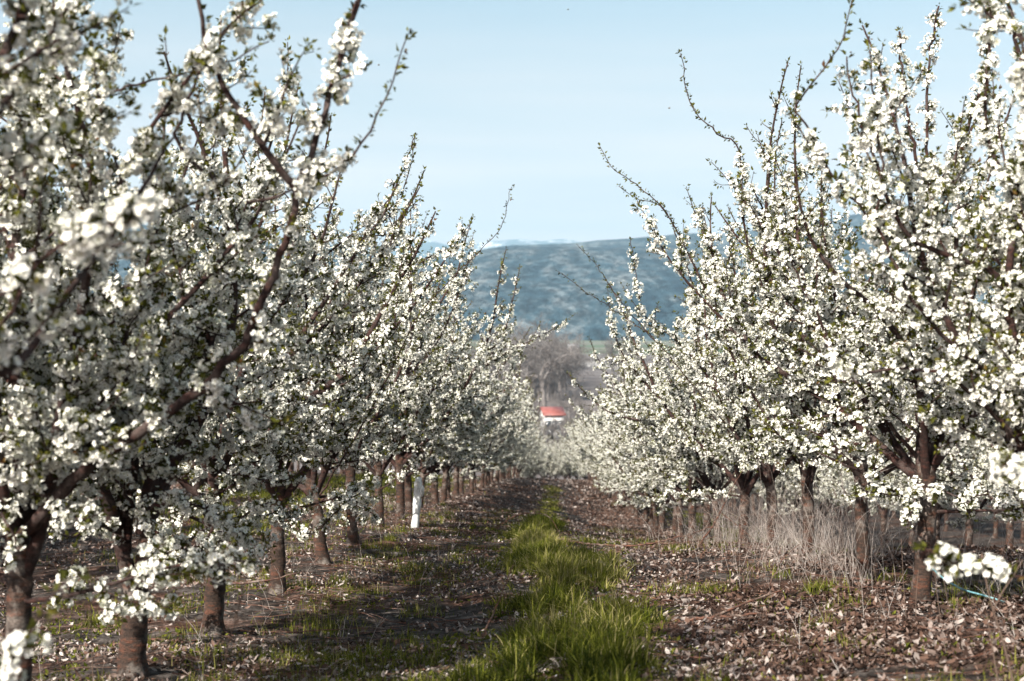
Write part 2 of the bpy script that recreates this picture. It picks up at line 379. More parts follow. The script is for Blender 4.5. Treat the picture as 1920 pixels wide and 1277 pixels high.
def cherry_parts(seed, H=4.1, extras=(), fork=False, tr=0.078, dens=1.0, n_scaf=7, lean=(0, 0), flower=1.0, low=True, top_cut=None, spread=1.0):
    """returns dict of meshes: trunk, branches, blossom, leaves. extras: (points, r0, r1, kind) in tree space"""
    rng = np.random.default_rng(seed)
    trunk = Tubes(); br = Tubes()
    sites_p, sites_a, sites_r, sites_w = [], [], [], []         # flowering sites
    leaf_p, leaf_d = [], []
    def flower_line(pts, rad, start, end, gap, prob=1.0):
        seg = np.linalg.norm(np.diff(pts, axis=0), axis=1); s = np.concatenate(([0], np.cumsum(seg))); L = s[-1]
        if L < 0.02: return
        g = np.arange(start * L, end * L, gap)
        g = g + rng.uniform(-gap, gap, len(g)) * 0.5; g = np.clip(g, 0, L)
        # gaps and dense stretches along the wood
        ph = rng.uniform(0, 6.28); k = 0.5 + 0.5 * np.sin(g * rng.uniform(18, 30) + ph + 1.5 * np.sin(g * 6.1))
        g = g[rng.random(len(g)) < prob * (0.12 + 1.45 * k ** 1.5)]
        if not len(g): return
        p = np.stack([np.interp(g, s, pts[:, i]) for i in range(3)], 1); q = np.stack([np.interp(np.minimum(g + 0.02, L), s, pts[:, i]) for i in range(3)], 1)
        p0 = np.stack([np.interp(np.maximum(g - 0.02, 0), s, pts[:, i]) for i in range(3)], 1)
        sites_p.append(p); sites_a.append(unit(q - p0)); sites_r.append(np.interp(g, s, rad))
    def tip_leaves(pts, start, gap=0.035):
        seg = np.linalg.norm(np.diff(pts, axis=0), axis=1); s = np.concatenate(([0], np.cumsum(seg))); L = s[-1]
        g = np.arange(start * L, L, gap); g = np.append(g, L)
        p = np.stack([np.interp(g, s, pts[:, i]) for i in range(3)], 1)
        ax = unit(pts[-1] - pts[max(0, len(pts) - 4)])
        d = rng.normal(0, 1, p.shape); d = unit(d - ax * (d @ ax)[:, None] * 0.7 + ax * 0.5)
        d[-1] = ax
        leaf_p.append(p); leaf_d.append(d)
    def side(pts, rad, lv, start=0.12, gap=0.17, Lm=0.75, env=True):
        seg = np.linalg.norm(np.diff(pts, axis=0), axis=1); s = np.concatenate(([0], np.cumsum(seg))); L = s[-1]
        g = start * L; ph = rng.uniform(0, 6.28)
        while g < L * 0.93:
            p = np.array([np.interp(g, s, pts[:, i]) for i in range(3)]); i = min(len(pts) - 2, int(np.searchsorted(s, g)));
            t = unit(pts[min(i + 1, len(pts) - 1)] - pts[max(i - 1, 0)])
            ph += 2.4 + rng.uniform(-0.6, 0.6)
            a = unit(np.cross(t, (0.3, 0.2, 0.9) if abs(t[2]) < 0.9 else (1, 0.1, 0))); b = np.cross(t, a)
            out = a * math.cos(ph) + b * math.sin(ph)
            hor = np.array((p[0], p[1], 0)); hl = np.linalg.norm(hor)
            if hl > 0.05: out = unit(out + 0.35 * hor / hl)
            f = 1 - g / L
            ll = Lm * (0.16 + 1.0 * f) * rng.uniform(0.45, 1.25)
            d = unit(t * rng.uniform(0.45, 0.9) + out)
            r0 = min(np.interp(g, s, rad) * 0.6, 0.004 + ll * 0.009)
            q = grow(rng, p, d, ll, 0.07, 0.55, 0.9)
            if env: q = q[:1] + (soft(q) - soft(q[:1]))
            rr = np.linspace(r0, 0.0022, len(q))
            br.add(q, rr, 4 if lv > 1 else 5)
            bare = rng.random() < 0.42
            flower_line(q, rr, 0.06, 0.62 if bare else 0.93, 0.033 / dens, flower)
            tip_leaves(q, 0.62 if bare else 0.9)
            if lv < 2 and ll > 0.35: side(q, rr, lv + 1, 0.2, 0.15, ll * 0.5, env=env)
            g += gap * rng.uniform(0.6, 1.5)
    # trunk
    th = rng.uniform(0.85, 1.1) if not fork else 0.50
    n = 16; z = np.linspace(-0.25, th, n)
    lx, ly = lean
    wob = rng.normal(0, 0.012, (n, 2)).cumsum(0) * 0.5
    tp = np.stack([lx * z + wob[:, 0], ly * z + wob[:, 1], z], 1); tp[:, :2] -= tp[np.argmin(abs(z)), :2]
    rad = tr * (1 + 0.42 * np.exp(-(z + 0.03).clip(0) / 0.08) - 0.06 * z) * (1 + rng.normal(0, 0.02, n)); rad[-2:] *= 1.08
    trunk.add(tp, rad, 14, rough=0.06, rng=rng)
    top = tp[-1]
    if fork:
        leaders = []
        for sgn, dx in ((-1, -0.28), (1, 0.12)):
            q = grow(rng, top - (0, 0, 0.08), (dx, rng.uniform(-.1, .1), 1), 0.85 if sgn > 0 else 0.6, 0.07, 0.3, 0.3)
            rr = np.linspace(tr * 0.66, tr * 0.5, len(q)); trunk.add(q, rr, 12, rough=0.04, rng=rng); leaders.append(q)
            flower_line(q, rr, 0.5, 1, 0.10, 0.5)
    # scaffolds
    a0 = rng.uniform(0, 6.28)
    for k in range(n_scaf):
        az = a0 + k * 2.399 + rng.uniform(-0.35, 0.35)
        inc = math.radians(rng.uniform(14, 58)) * spread
        if k == 0: inc = math.radians(6)
        f = rng.uniform(0.45, 1.0) if k else 1.0
        if fork:
            ld_ = leaders[0 if math.cos(az) < -0.2 else 1]; base = ld_[rng.integers(len(ld_) // 2, len(ld_))]
        else:
            base = tp[int((n - 1) * (0.70 + 0.28 * f))] * 1.0
        L = (H - base[2]) / max(0.72, math.cos(inc)) * rng.uniform(0.82, 1.06)
        L = min(L, H * 0.95)
        d = (math.sin(inc) * math.cos(az), math.sin(inc) * math.sin(az), math.cos(inc))
        q = soft(grow(rng, base, d, L, 0.10, 0.16 + 0.25 * inc, 0.42))
        r0 = tr * rng.uniform(0.42, 0.60)
        rr = r0 * (1 - np.linspace(0, 1, len(q)) ** 0.85 * 0.90) + 0.002
        br.add(q, rr, 9, rough=0.07, rng=rng)
        bt = rng.uniform(0.68, 0.93)
        flower_line(q, rr, 0.16, bt, 0.029 / dens, flower * 0.95)
        tip_leaves(q, bt - 0.03)
        side(q, rr, 0, 0.10, 0.15, 0.85)
        if rng.random() < 0.75:                      # a second leader that leaves the first midway
            i = int(len(q) * rng.uniform(0.3, 0.5)); az2 = az + rng.choice((-1, 1)) * rng.uniform(0.6, 1.2)
            q2 = grow(rng, q[i], unit(q[i + 1] - q[i]) + 0.5 * np.array((math.cos(az2), math.sin(az2), 0)), L * (1 - i / len(q)) * rng.uniform(0.7, 1.0), 0.10, 0.5, 0.4)
            r2 = np.linspace(rr[i] * 0.75, 0.0025, len(q2)); br.add(q2, r2, 7, rough=0.06, rng=rng)
            flower_line(q2, r2, 0.08, 0.9, 0.028 / dens, flower); tip_leaves(q2, 0.84); side(q2, r2, 0, 0.12, 0.16, 0.6)
    if low:                                           # low, nearly level limbs
        for k in range(rng.integers(*(low if isinstance(low, tuple) else (0, 3)))):
            az = rng.uniform(0, 6.28)
            q = grow(rng, tp[int((n - 1) * rng.uniform(0.72, 0.98))], (math.cos(az), math.sin(az), rng.uniform(-0.12, 0.45)), rng.uniform(0.8, 1.45), 0.08, 0.12, 0.6); q = soft(q)
            rr = np.linspace(tr * 0.24, 0.0025, len(q)); br.add(q, rr, 6, rough=0.06, rng=rng)
            flower_line(q, rr, 0.2, 0.95, 0.031 / dens, flower); tip_leaves(q, 0.88); side(q, rr, 1, 0.25, 0.16, 0.5)
    for ex in extras:
        pts, r0, r1, kind = ex[:4]
        q = smooth_line(pts, 0.06); q = q + np.vstack([np.zeros(3), rng.normal(0, 0.006, (len(q) - 1, 3))])
        rr = r0 + (r1 - r0) * np.linspace(0, 1, len(q)) ** 0.9
        br.add(q, rr, 10 if r0 > 0.012 else 6, rough=0.06, rng=rng)
        if kind == 'bare': tip_leaves(q, 0.12, 0.028)
        elif kind == 'half': flower_line(q, rr, 0.05, 0.45, 0.035, 0.8); tip_leaves(q, 0.4, 0.028)
        elif kind == 'sleeve': flower_line(q, rr, 0.02, 0.97, 0.020, 1.1); tip_leaves(q, 0.5, 0.05)
        elif kind == 'limb': flower_line(q, rr, 0.2, 0.97, 0.045, 0.85); tip_leaves(q, 0.9, 0.04); side(q, rr, 1, 0.25, 0.24, 0.45, env=False)
        elif kind == 'thin': flower_line(q, rr, 0.1, 0.6, 0.06, 0.5); tip_leaves(q, 0.3, 0.045)
        elif kind == 'ball': flower_line(q, rr, 0.55, 1.0, 0.008, 1.3); tip_leaves(q, 0.9, 0.04)
    P_ = np.vstack(sites_p); A_ = np.vstack(sites_a); R_ = np.concatenate(sites_r)
    if top_cut is not None:
        keep = P_[:, 2] < top_cut; P_, A_, R_ = P_[keep], A_[keep], R_[keep]
    K = rng.integers(8, 16, len(P_))
    Vb, Qb, Qc, tint, cd, ped = blossoms(rng, P_, A_, R_, K)
    sel = rng.random(len(P_)) < 0.9
    lv, lt, lc = leaves(rng, P_[sel] + cd[sel] * R_[sel, None], cd[sel], 0.038, 5)
    LP = np.vstack(leaf_p); LD = np.vstack(leaf_d)
    lv2, lt2, lc2 = leaves(rng, LP, LD, 0.036, 3)
    return dict(trunk=trunk.mesh('trunk', M_bark), branches=br.mesh('branches', M_limb),
                blossom=mesh_np('blossom', Vb, [Qb, Qc], [M_petal, M_center], mi=[np.zeros(len(Qb)), np.ones(len(Qc))], col=tint),
                leaves=mesh_np('leaves', np.vstack([lv, lv2, ped]), [np.vstack([lt, lt2 + len(lv)]), np.arange(len(ped)).reshape(-1, 4) + len(lv) + len(lv2)], [M_leaf], col=np.concatenate([lc, lc2, np.full(len(ped), .35)])))

def plant(parts, x, y, rz, sc, label, group, z=None):
    r = thing('cherry_tree', label, 'tree', (x, y, G(x, y) if z is None else z), rz, group)
    r.scale = (sc, sc, sc) if sc > 0.95 or y > 114 else (sc * 1.22, sc * 1.22, sc)
    for k in ('trunk', 'branches', 'blossom', 'leaves'):
        obj(k, parts[k], r)
    return r

SOFT[:] = [1.65, 0.62]
VAR = [cherry_parts(100 + i, H=3.9 + 0.15 * (i % 3), n_scaf=6 + i % 3, tr=0.060 + 0.005 * (i % 3), lean=((-.05, .03), (.06, 0), (0, .05), (.03, -.05), (-.03, -.02), (.05, .05))[i]) for i in range(6)]

SOFT[:] = [1.3, 0.5]
def local(x, y, pts, Z=None):
    """pixel polyline (u, v, Y) -> tree space of a tree standing at x, y"""
    o = np.array((x, y, G(x, y)))
    return np.array([P(*p) - o for p in pts])

ORD = ['first', 'second', 'third', 'fourth', 'fifth', 'sixth', 'seventh', 'eighth', 'ninth', 'tenth', 'eleventh', 'twelfth', 'thirteenth', 'fourteenth']
def E(x, y, lst): return [(local(x, y, p), a, b, k) for p, a, b, k in lst]
def at_u(u, Y): return (u - 1040) / F * Y

GL, GR = 'blossoming cherry trees in the left row', 'blossoming cherry trees in the right row'
# --- left row, near trees with the limbs the photograph shows
hx, hy = -2.6, 4.3
p = cherry_parts(1, H=3.9, low=False, dens=0.72, n_scaf=5, tr=0.08, extras=E(hx, hy, [
    ([(-240, 700, 4.3), (0, 560, 4.2), (120, 450, 4.15), (235, 415, 4.1), (270, 372, 4.1)], 0.012, 0.004, 'ball'),
    ([(-240, 900, 4.3), (-60, 1290, 4.2), (40, 1215, 4.2), (90, 1130, 4.2), (150, 1078, 4.2)], 0.010, 0.003, 'thin'),
    ([(-240, 900, 4.3), (-40, 1270, 4.25), (50, 1190, 4.2), (100, 1160, 4.2)], 0.008, 0.003, 'sleeve'),
    ([(-240, 600, 4.3), (0, 700, 4.5), (115, 565, 4.8), (180, 480, 5), (260, 360, 5.1), (330, 250, 5.2)], 0.02, 0.005, 'limb'),
    ([(-240, 700, 4.3), (-30, 640, 4.3), (60, 500, 4.3), (80, 330, 4.3)], 0.014, 0.004, 'half')]))
plant(p, hx, hy, 0, 1, 'cherry tree at far left with trunk out of frame and big blurred flower balls', GL)
hx, hy = at_u(22, 6.8), 6.8
p = cherry_parts(2, H=3.9, low=(2, 4), dens=1.3, n_scaf=7, tr=0.062, spread=0.7, lean=(0.02, 0), extras=E(hx, hy, [
    ([(30, 1010, 6.8), (60, 985, 6.7), (130, 905, 6.6), (200, 850, 6.5), (270, 806, 6.4), (350, 748, 6.3), (405, 700, 6.25), (455, 645, 6.2), (500, 540, 6.2), (545, 430, 6.2), (555, 355, 6.2), (600, 240, 6.2), (635, 120, 6.2), (668, 10, 6.2), (690, -60, 6.2)], 0.032, 0.010, 'limb'),
    ([(555, 352, 6.2), (520, 310, 6.15), (462, 225, 6.1), (430, 180, 6.05), (395, 105, 6), (370, 0, 5.95)], 0.018, 0.009, 'limb'),
    ([(600, 240, 6.2), (612, 200, 6.2), (640, 110, 6.2), (668, 0, 6.2)], 0.010, 0.006, 'sleeve'),
    ([(560, 350, 6.2), (640, 310, 6.2), (695, 245, 6.2), (735, 150, 6.2), (764, 68, 6.2)], 0.008, 0.003, 'bare'),
    ([(462, 380, 6.2), (520, 372, 6.2), (590, 335, 6.2), (650, 290, 6.2)], 0.008, 0.003, 'ball'),
    ([(180, 185, 6.5), (260, 157, 6.3), (350, 138, 6.2), (435, 113, 6.1), (500, 80, 6.0)], 0.007, 0.003, 'bare'),
    ([(320, 400, 6.3), (420, 350, 6.2), (470, 270, 6.2), (545, 200, 6.2), (548, 150, 6.2)], 0.006, 0.003, 'half'),
    ([(380, 320, 6.3), (330, 250, 6.2), (400, 90, 6.1), (440, 40, 6.1), (500, -10, 6)], 0.010, 0.004, 'half'),
    ([(30, 930, 6.8), (0, 960, 6.6), (30, 1010, 6.5), (10, 1060, 6.5)], 0.010, 0.003, 'sleeve'),
    ([(35, 920, 6.8), (90, 935, 6.6), (150, 975, 6.5), (185, 960, 6.45)], 0.012, 0.003, 'sleeve'),
    ([(35, 880, 6.8), (110, 820, 6.6), (180, 790, 6.5), (230, 730, 6.45)], 0.014, 0.003, 'limb'),
    ([(50, 985, 6.8), (75, 920, 6.9), (95, 860, 7), (200, 720, 7), (260, 560, 7), (300, 400, 7)], 0.022, 0.006, 'limb')]))
plant(p, hx, hy, 0, 1, 'cherry tree with dark trunk at the left edge and a thick limb arching right', GL)
hx, hy = at_u(240, 8.67), 8.67
p = cherry_parts(3, H=3.9, low=False, dens=1.15, fork=True, tr=0.082, lean=(0.03, 0), extras=E(hx, hy, [
    ([(255, 985, 8.6), (300, 1000, 8.4), (350, 1030, 8.3), (395, 1050, 8.2)], 0.012, 0.003, 'sleeve'),
    ([(262, 960, 8.6), (330, 940, 8.3), (400, 960, 8.1), (455, 1000, 8.0), (500, 1010, 8.0)], 0.013, 0.003, 'sleeve'),
    ([(225, 1000, 8.6), (180, 985, 8.4), (130, 1010, 8.2), (90, 985, 8.1)], 0.012, 0.003, 'sleeve'),
    ([(250, 950, 8.6), (215, 900, 8.3), (160, 870, 8.2), (90, 860, 8.1)], 0.012, 0.003, 'limb'),
    ([(262, 1000, 8.67), (285, 860, 8.6), (280, 740, 8.6), (290, 560, 8.6), (300, 350, 8.6), (310, 200, 8.6)], 0.034, 0.008, 'limb')]))
plant(p, hx, hy, 0, 1, 'cherry tree whose trunk forks low into a Y, standing at bottom left', GL)
hx, hy = at_u(393, 10.7), 10.7
p = cherry_parts(4, H=4.0, low=(3, 5), tr=0.075, extras=E(hx, hy, [
    ([(393, 960, 10.6), (430, 1000, 10.2), (470, 1040, 10.0), (500, 1030, 9.9)], 0.012, 0.003, 'sleeve'),
    ([(393, 940, 10.6), (350, 960, 10.3), (310, 1000, 10.2), (280, 985, 10.1)], 0.012, 0.003, 'sleeve'),
    ([(393, 900, 10.6), (450, 890, 10.2), (520, 905, 10.0), (570, 880, 9.9)], 0.013, 0.003, 'limb'),
    ([(393, 1010, 10.7), (440, 985, 10.4), (480, 950, 10.2), (530, 940, 10.1)], 0.016, 0.004, 'sleeve')]))
plant(p, hx, hy, 0, 1, 'cherry tree with a straight stout trunk, just right of the forked trunk', GL)
hx, hy = at_u(515, 13.2), 13.2
p = cherry_parts(5, H=4.2, tr=0.070, lean=(0.03, 0), extras=E(hx, hy, [
    ([(520, 965, 13.2), (580, 1000, 12.8), (640, 950, 12.5), (690, 915, 12.4)], 0.014, 0.004, 'sleeve'),
    ([(530, 900, 13.2), (590, 740, 13), (640, 560, 13), (700, 430, 13), (750, 330, 13), (778, 255, 13)], 0.02, 0.004, 'limb'),
    ([(700, 430, 13), (745, 385, 13), (770, 300, 13), (778, 258, 13)], 0.008, 0.004, 'half')]))
plant(p, hx, hy, 0, 1, 'cherry tree with a slim pale-footed trunk, right of the straight stout trunk', GL)
hx, hy = at_u(604, 15.8), 15.8
p = cherry_parts(6, H=4.1, tr=0.07, lean=(-0.16, 0), extras=E(hx, hy, [
    ([(600, 930, 15.8), (700, 760, 15.5), (780, 600, 15.3), (850, 520, 15), (900, 470, 15), (940, 425, 15), (957, 350, 15)], 0.012, 0.003, 'thin'),
    ([(770, 620, 15.3), (770, 500, 15.3), (770, 395, 15.3)], 0.011, 0.006, 'thin')]))
plant(p, hx, hy, 0, 1, 'cherry tree with left-leaning trunk and a tall bare-tipped shoot over the hills', GL)
k = 6; Y = 18.3
rr = random.Random(5)
left_u = {0: 636, 1: 706, 2: 742}
while Y < 112:
    x = -2.62 + rr.uniform(-0.08, 0.08)
    lab = (f'cherry tree in white blossom, {ORD[k]} trunk from the camera in the left row' if k < 13 else 'small blurred cherry tree at the far end of the left row')
    if k == 6: lab = 'cherry tree with a short dark trunk beside the path, seventh in the left row'
    plant(VAR[(k * 5 + 1) % 6], x, Y, rr.uniform(0, 6.28), (rr.uniform(0.96, 1.06) if Y < 24 else rr.uniform(0.86, 0.94)), lab, GL)
    k += 1; Y += 2.45 + rr.uniform(-.15, .15)
# --- right row
hx, hy = 2.75, 5.4
p = cherry_parts(7, H=3.9, dens=0.9, n_scaf=4, tr=0.07, spread=0.55, low=False, extras=E(hx, hy, [
    ([(2200, 900, 5.4), (2050, 1060, 5.4), (1900, 1080, 5.4), (1800, 1060, 5.4), (1735, 1030, 5.4)], 0.010, 0.003, 'thin'),
    ([(1880, 1075, 5.4), (1810, 1065, 5.4), (1735, 1032, 5.4)], 0.006, 0.003, 'sleeve'),
    ([(2200, 900, 5.4), (2000, 880, 5.4), (1900, 900, 5.4), (1895, 850, 5.4)], 0.008, 0.003, 'ball'),
    ([(2200, 700, 5.4), (2000, 500, 5.4), (1930, 250, 5.4), (1915, 60, 5.4)], 0.012, 0.005, 'sleeve')]))
plant(p, hx, hy, 0, 1, 'cherry tree beyond the right edge, showing only loose blurred flower sprays', GR)
hx, hy = at_u(1952, 8.0), 8.0
p = cherry_parts(8, H=3.9, tr=0.07, lean=(-0.10, 0), spread=0.7, extras=E(hx, hy, [
    ([(1945, 960, 8), (1910, 800, 7.9), (1900, 640, 7.8), (1890, 540, 7.8), (1905, 380, 7.8), (1930, 200, 7.8), (1890, 0, 7.8)], 0.032, 0.010, 'sleeve'),
    ([(1890, 545, 7.8), (1850, 505, 7.8), (1780, 480, 7.7), (1700, 440, 7.6), (1650, 330, 7.6), (1600, 180, 7.6), (1585, 110, 7.6)], 0.018, 0.004, 'limb'),
    ([(1915, 760, 7.8), (1850, 700, 7.7), (1780, 640, 7.6), (1710, 560, 7.5), (1640, 420, 7.5), (1560, 330, 7.5), (1490, 230, 7.5)], 0.016, 0.004, 'sleeve'),
    ([(1905, 820, 7.8), (1800, 720, 7.6), (1700, 690, 7.5), (1600, 700, 7.4), (1520, 640, 7.4)], 0.014, 0.004, 'limb'),
    ([(1640, 420, 7.5), (1655, 330, 7.5), (1640, 200, 7.5), (1632, 95, 7.5)], 0.008, 0.004, 'sleeve'),
    ([(1560, 330, 7.5), (1510, 230, 7.5), (1492, 195, 7.5), (1545, 130, 7.5), (1580, 70, 7.5), (1600, -10, 7.5)], 0.007, 0.003, 'half'),
    ([(1905, 380, 7.8), (1850, 250, 7.8), (1855, 100, 7.8), (1868, -20, 7.8)], 0.012, 0.007, 'sleeve')]))
plant(p, hx, hy, 0, 1, 'cherry tree at the right frame edge with dark crooked limbs in front of the others', GR)
hx, hy = at_u(1722, 10.6), 10.6
p = cherry_parts(9, low=(1, 2), H=3.9, tr=0.068, lean=(0.0, 0), extras=E(hx, hy, [
    ([(1722, 960, 10.6), (1690, 935, 10.3), (1650, 925, 10.1), (1585, 930, 10.0)], 0.012, 0.003, 'sleeve'),
    ([(1722, 900, 10.6), (1715, 940, 10.3), (1700, 985, 10.2)], 0.008, 0.003, 'sleeve'),
    ([(1722, 900, 10.6), (1790, 930, 10.3), (1860, 930, 10.2), (1900, 960, 10.1)], 0.012, 0.003, 'limb'),
    ([(1725, 880, 10.6), (1730, 700, 10.6), (1742, 520, 10.6), (1745, 372, 10.6)], 0.035, 0.022, 'limb'),
    ([(1745, 375, 10.6), (1720, 310, 10.6), (1700, 200, 10.6), (1686, 60, 10.6)], 0.014, 0.008, 'sleeve'),
    ([(1745, 375, 10.6), (1738, 230, 10.6), (1742, 120, 10.6), (1760, 10, 10.6)], 0.014, 0.007, 'sleeve'),
    ([(1745, 375, 10.6), (1790, 300, 10.6), (1825, 210, 10.6), (1850, 130, 10.6), (1850, 0, 10.6)], 0.015, 0.008, 'sleeve'),
    ([(1720, 950, 10.6), (1640, 900, 10.3), (1560, 860, 10.2), (1480, 830, 10.1), (1430, 790, 10)], 0.018, 0.004, 'limb'),
    ([(1722, 860, 10.6), (1620, 740, 10.4), (1560, 640, 10.3), (1490, 500, 10.2), (1460, 400, 10.2)], 0.018, 0.004, 'limb')]))
plant(p, hx, hy, 0, 1, 'cherry tree with cracked grey trunk, front one on the right, dead leaves at its foot', GR)
hx, hy = at_u(1617, 12.5), 12.5
p = cherry_parts(10, low=False, H=4.1, tr=0.058, extras=E(hx, hy, [
    ([(1617, 900, 12.5), (1520, 700, 12.3), (1440, 560, 12.2), (1395, 420, 12.2), (1388, 285, 12.2), (1345, 250, 12.2), (1295, 195, 12.2), (1277, 102, 12.2)], 0.020, 0.003, 'half'),
    ([(1395, 420, 12.2), (1392, 350, 12.2), (1388, 285, 12.2)], 0.008, 0.005, 'sleeve'),
    ([(1480, 640, 12.3), (1500, 480, 12.3), (1470, 330, 12.3), (1400, 238, 12.3)], 0.010, 0.003, 'half')]))
plant(p, hx, hy, 0, 1, 'cherry tree with slim trunk in dry weeds, its long curved shoot against sky', GR)
hx, hy = at_u(1517, 15.0), 15.0
p = cherry_parts(11, low=False, H=4.1, tr=0.063, extras=E(hx, hy, [
    ([(1517, 900, 15), (1400, 720, 14.7), (1330, 560, 14.5), (1250, 400, 14.4), (1185, 340, 14.4), (1150, 318, 14.4), (1126, 275, 14.4)], 0.018, 0.003, 'half'),
    ([(1330, 560, 14.5), (1250, 400, 14.4), (1200, 375, 14.4), (1160, 350, 14.4)], 0.008, 0.003, 'half')]))
plant(p, hx, hy, 0, 1, 'cherry tree with a pale smooth trunk rising out of dry weeds on the right', GR)
hx, hy = at_u(1447, 17.6), 17.6
p = cherry_parts(12, low=False, H=4.1, tr=0.066, lean=(-0.06, 0), extras=E(hx, hy, [
    ([(1440, 880, 17.6), (1330, 760, 17.3), (1230, 640, 17.2), (1150, 580, 17.1), (1095, 545, 17), (1046, 508, 17)], 0.012, 0.003, 'thin'),
    ([(1230, 640, 17.2), (1160, 560, 17.1), (1120, 500, 17.1), (1086, 462, 17)], 0.008, 0.003, 'thin'),
    ([(1200, 560, 17.2), (1190, 500, 17.2), (1183, 450, 17.2)], 0.006, 0.004, 'sleeve')]))
plant(p, hx, hy, 0, 1, 'cherry tree with reddish ringed trunk leaning left behind dry weeds on the right', GR)
k = 6; Y = 19.9
while Y < 112:
    x = 2.66 + rr.uniform(-0.08, 0.08)
    lab = (f'cherry tree in white blossom, {ORD[k]} trunk from the camera in the right row' if k < 13 else 'small blurred cherry tree at the far end of the right row')
    plant(VAR[(k * 7 + 2) % 6], x, Y, rr.uniform(0, 6.28), (rr.uniform(0.96, 1.04) if Y < 24 else rr.uniform(0.86, 0.94)), lab, GR)
    k += 1; Y += 2.45 + rr.uniform(-.15, .15)
for xx, yy in ((-5.1, 116), (-2.7, 115.2), (-.9, 116.5), (.9, 115), (2.5, 116.4), (5, 115.5), (-3.6, 117.4), (-.4, 113.6), (1.3, 113.8), (-1.9, 114), (-1.8, 119), (0.1, 119.5), (1.8, 118.6), (3.4, 119.2)):
    plant(VAR[rr.randrange(6)], xx, yy, rr.uniform(0, 6.28), rr.uniform(1.02, 1.14), 'small blurred cherry tree closing the end of the alley below the red roof', 'cherry trees closing the end of the alley')
# --- next rows, seen through gaps
for X0, lab, gr, n0, n1 in ((-7.9, 'cherry tree in the next row over, glimpsed under and between the left row', 'cherry trees of the row beyond the left row', 12.5, 74),
                            (8.0, 'cherry tree in the next row over, glimpsed behind the right row', 'cherry trees of the row beyond the right row', 12.5, 74),
                            (-13.2, 'cherry tree two rows to the left, almost hidden by nearer blossom', 'cherry trees two rows to the left', 26, 75),
                            (13.3, 'cherry tree two rows to the right, almost hidden by nearer blossom', 'cherry trees two rows to the right', 26, 75)):
    Y = n0
    while Y < n1:
        x = X0 + rr.uniform(-.1, .1)
        plant(VAR[rr.randrange(6)], x, Y, rr.uniform(0, 6.28), rr.uniform(0.92, 1.06), lab, gr)
        Y += 2.5 + rr.uniform(-.15, .15)

# ------------------------------------------------------------------ ground cover
rng = np.random.default_rng(77)
def scatter(N, y0, y1, xf, power=1.6):
    t = rng.random(N) ** power; y = y0 + (y1 - y0) * t; x = xf(y, N); return x, y
def normals(x, y, e=0.08):
    return unit(np.stack([-(gh(x + e, y) - gh(x - e, y)) / (2 * e), -(gh(x, y + e) - gh(x, y - e)) / (2 * e), np.ones_like(x)], -1))

# dead leaves
N = 460000
x, y = scatter(N, 5.0, 34, lambda y, N: rng.uniform(-1, 1, N) * np.minimum(0.42 * y + 0.6, 8.5), 1.7)
xf_, yf_ = scatter(60000, 26, 112, lambda y, N: rng.uniform(-4, 4, N), 1.5); x = np.concatenate([x, xf_]); y = np.concatenate([y, yf_]); N = len(x)
dn = fbm(x * 1.1, y * 1.1 + 4, 4, 41)
left_thin = np.where(x < 0.9, 0.55, 1.0)
keep = rng.random(N) < np.clip((dn - 0.34) * 3.4, 0.06, 1) * left_thin
x, y = x[keep], y[keep]; N = len(x)
z = gh(x, y) + rng.uniform(0.0, 0.03, N)
nn = unit(normals(x, y) + rng.normal(0, 0.6, (N, 3))); a = unit(np.cross(nn, rng.normal(0, 1, (N, 3)))); b = np.cross(nn, a)
small = fbm(x * 0.6 + 31, y * 0.6, 3, 55)
L = (0.009 + 0.032 * rng.random(N) ** 1.6) * np.where(x > 0.9, 1.0, 0.8); L = L * np.clip(y / 22, 1, 3); W = L * rng.uniform(0.25, 0.5, N); cur = rng.uniform(-0.1, 0.75, N) * L
o_ = np.stack([x, y, z + 0.005], -1)
La, Wb, Cn = L[:, None] * a, W[:, None] * b, cur[:, None] * nn
V = np.stack([o_ - La + Cn * .8, o_ - La * .3 + Wb + Cn * .5, o_ + La * .5 + Wb * .8 + Cn * .4, o_ + La + Cn, o_ + La * .4 - Wb * .9 + Cn * .45, o_ - La * .4 - Wb + Cn * .4, o_ + La * 0.05], 1).reshape(-1, 3)
bb = np.arange(N)[:, None] * 7
T = np.vstack([bb + np.array([[i, (i + 1) % 6, 6]]) for i in range(6)])
tone = np.clip(rng.beta(1.6, 1.8, N) * 0.95 + np.where(x > 1.2, 0.02, 0.16) + (small - 0.5) * 0.5, 0, 1)
obj('dead_leaves', mesh_np('dead_leaves', V, [T], [M_litter], col=np.repeat(tone, 7)), kind='stuff', label='curled brown and grey dead leaves covering the orchard floor', category='leaf litter')

# fallen petals
N = 7000
x, y = scatter(N, 5.5, 40, lambda y, N: rng.uniform(-1, 1, N) * np.minimum(0.42 * y + 0.6, 8.0), 1.5)
keep = rng.random(N) < np.clip((fbm(x * .8, y * .8, 3, 61) - 0.35) * 3, 0.05, 1); x, y = x[keep], y[keep]; N = len(x)
nn = unit(normals(x, y) + rng.normal(0, 0.4, (N, 3))); a = unit(np.cross(nn, rng.normal(0, 1, (N, 3)))); b = np.cross(nn, a); R = rng.uniform(0.006, 0.011, (N, 1))
o_ = np.stack([x, y, gh(x, y) + rng.uniform(.008, .035, N)], -1)
V = np.stack([o_ - a * R, o_ + b * R * .7, o_ + a * R, o_ - b * R * .7], 1).reshape(-1, 3)
obj('fallen_petals', mesh_np('fallen_petals', V, [np.arange(N * 4).reshape(-1, 4)], [M_fpetal], col=np.repeat(rng.random(N), 4)), kind='stuff', label='white petals fallen on the orchard floor', category='petals')

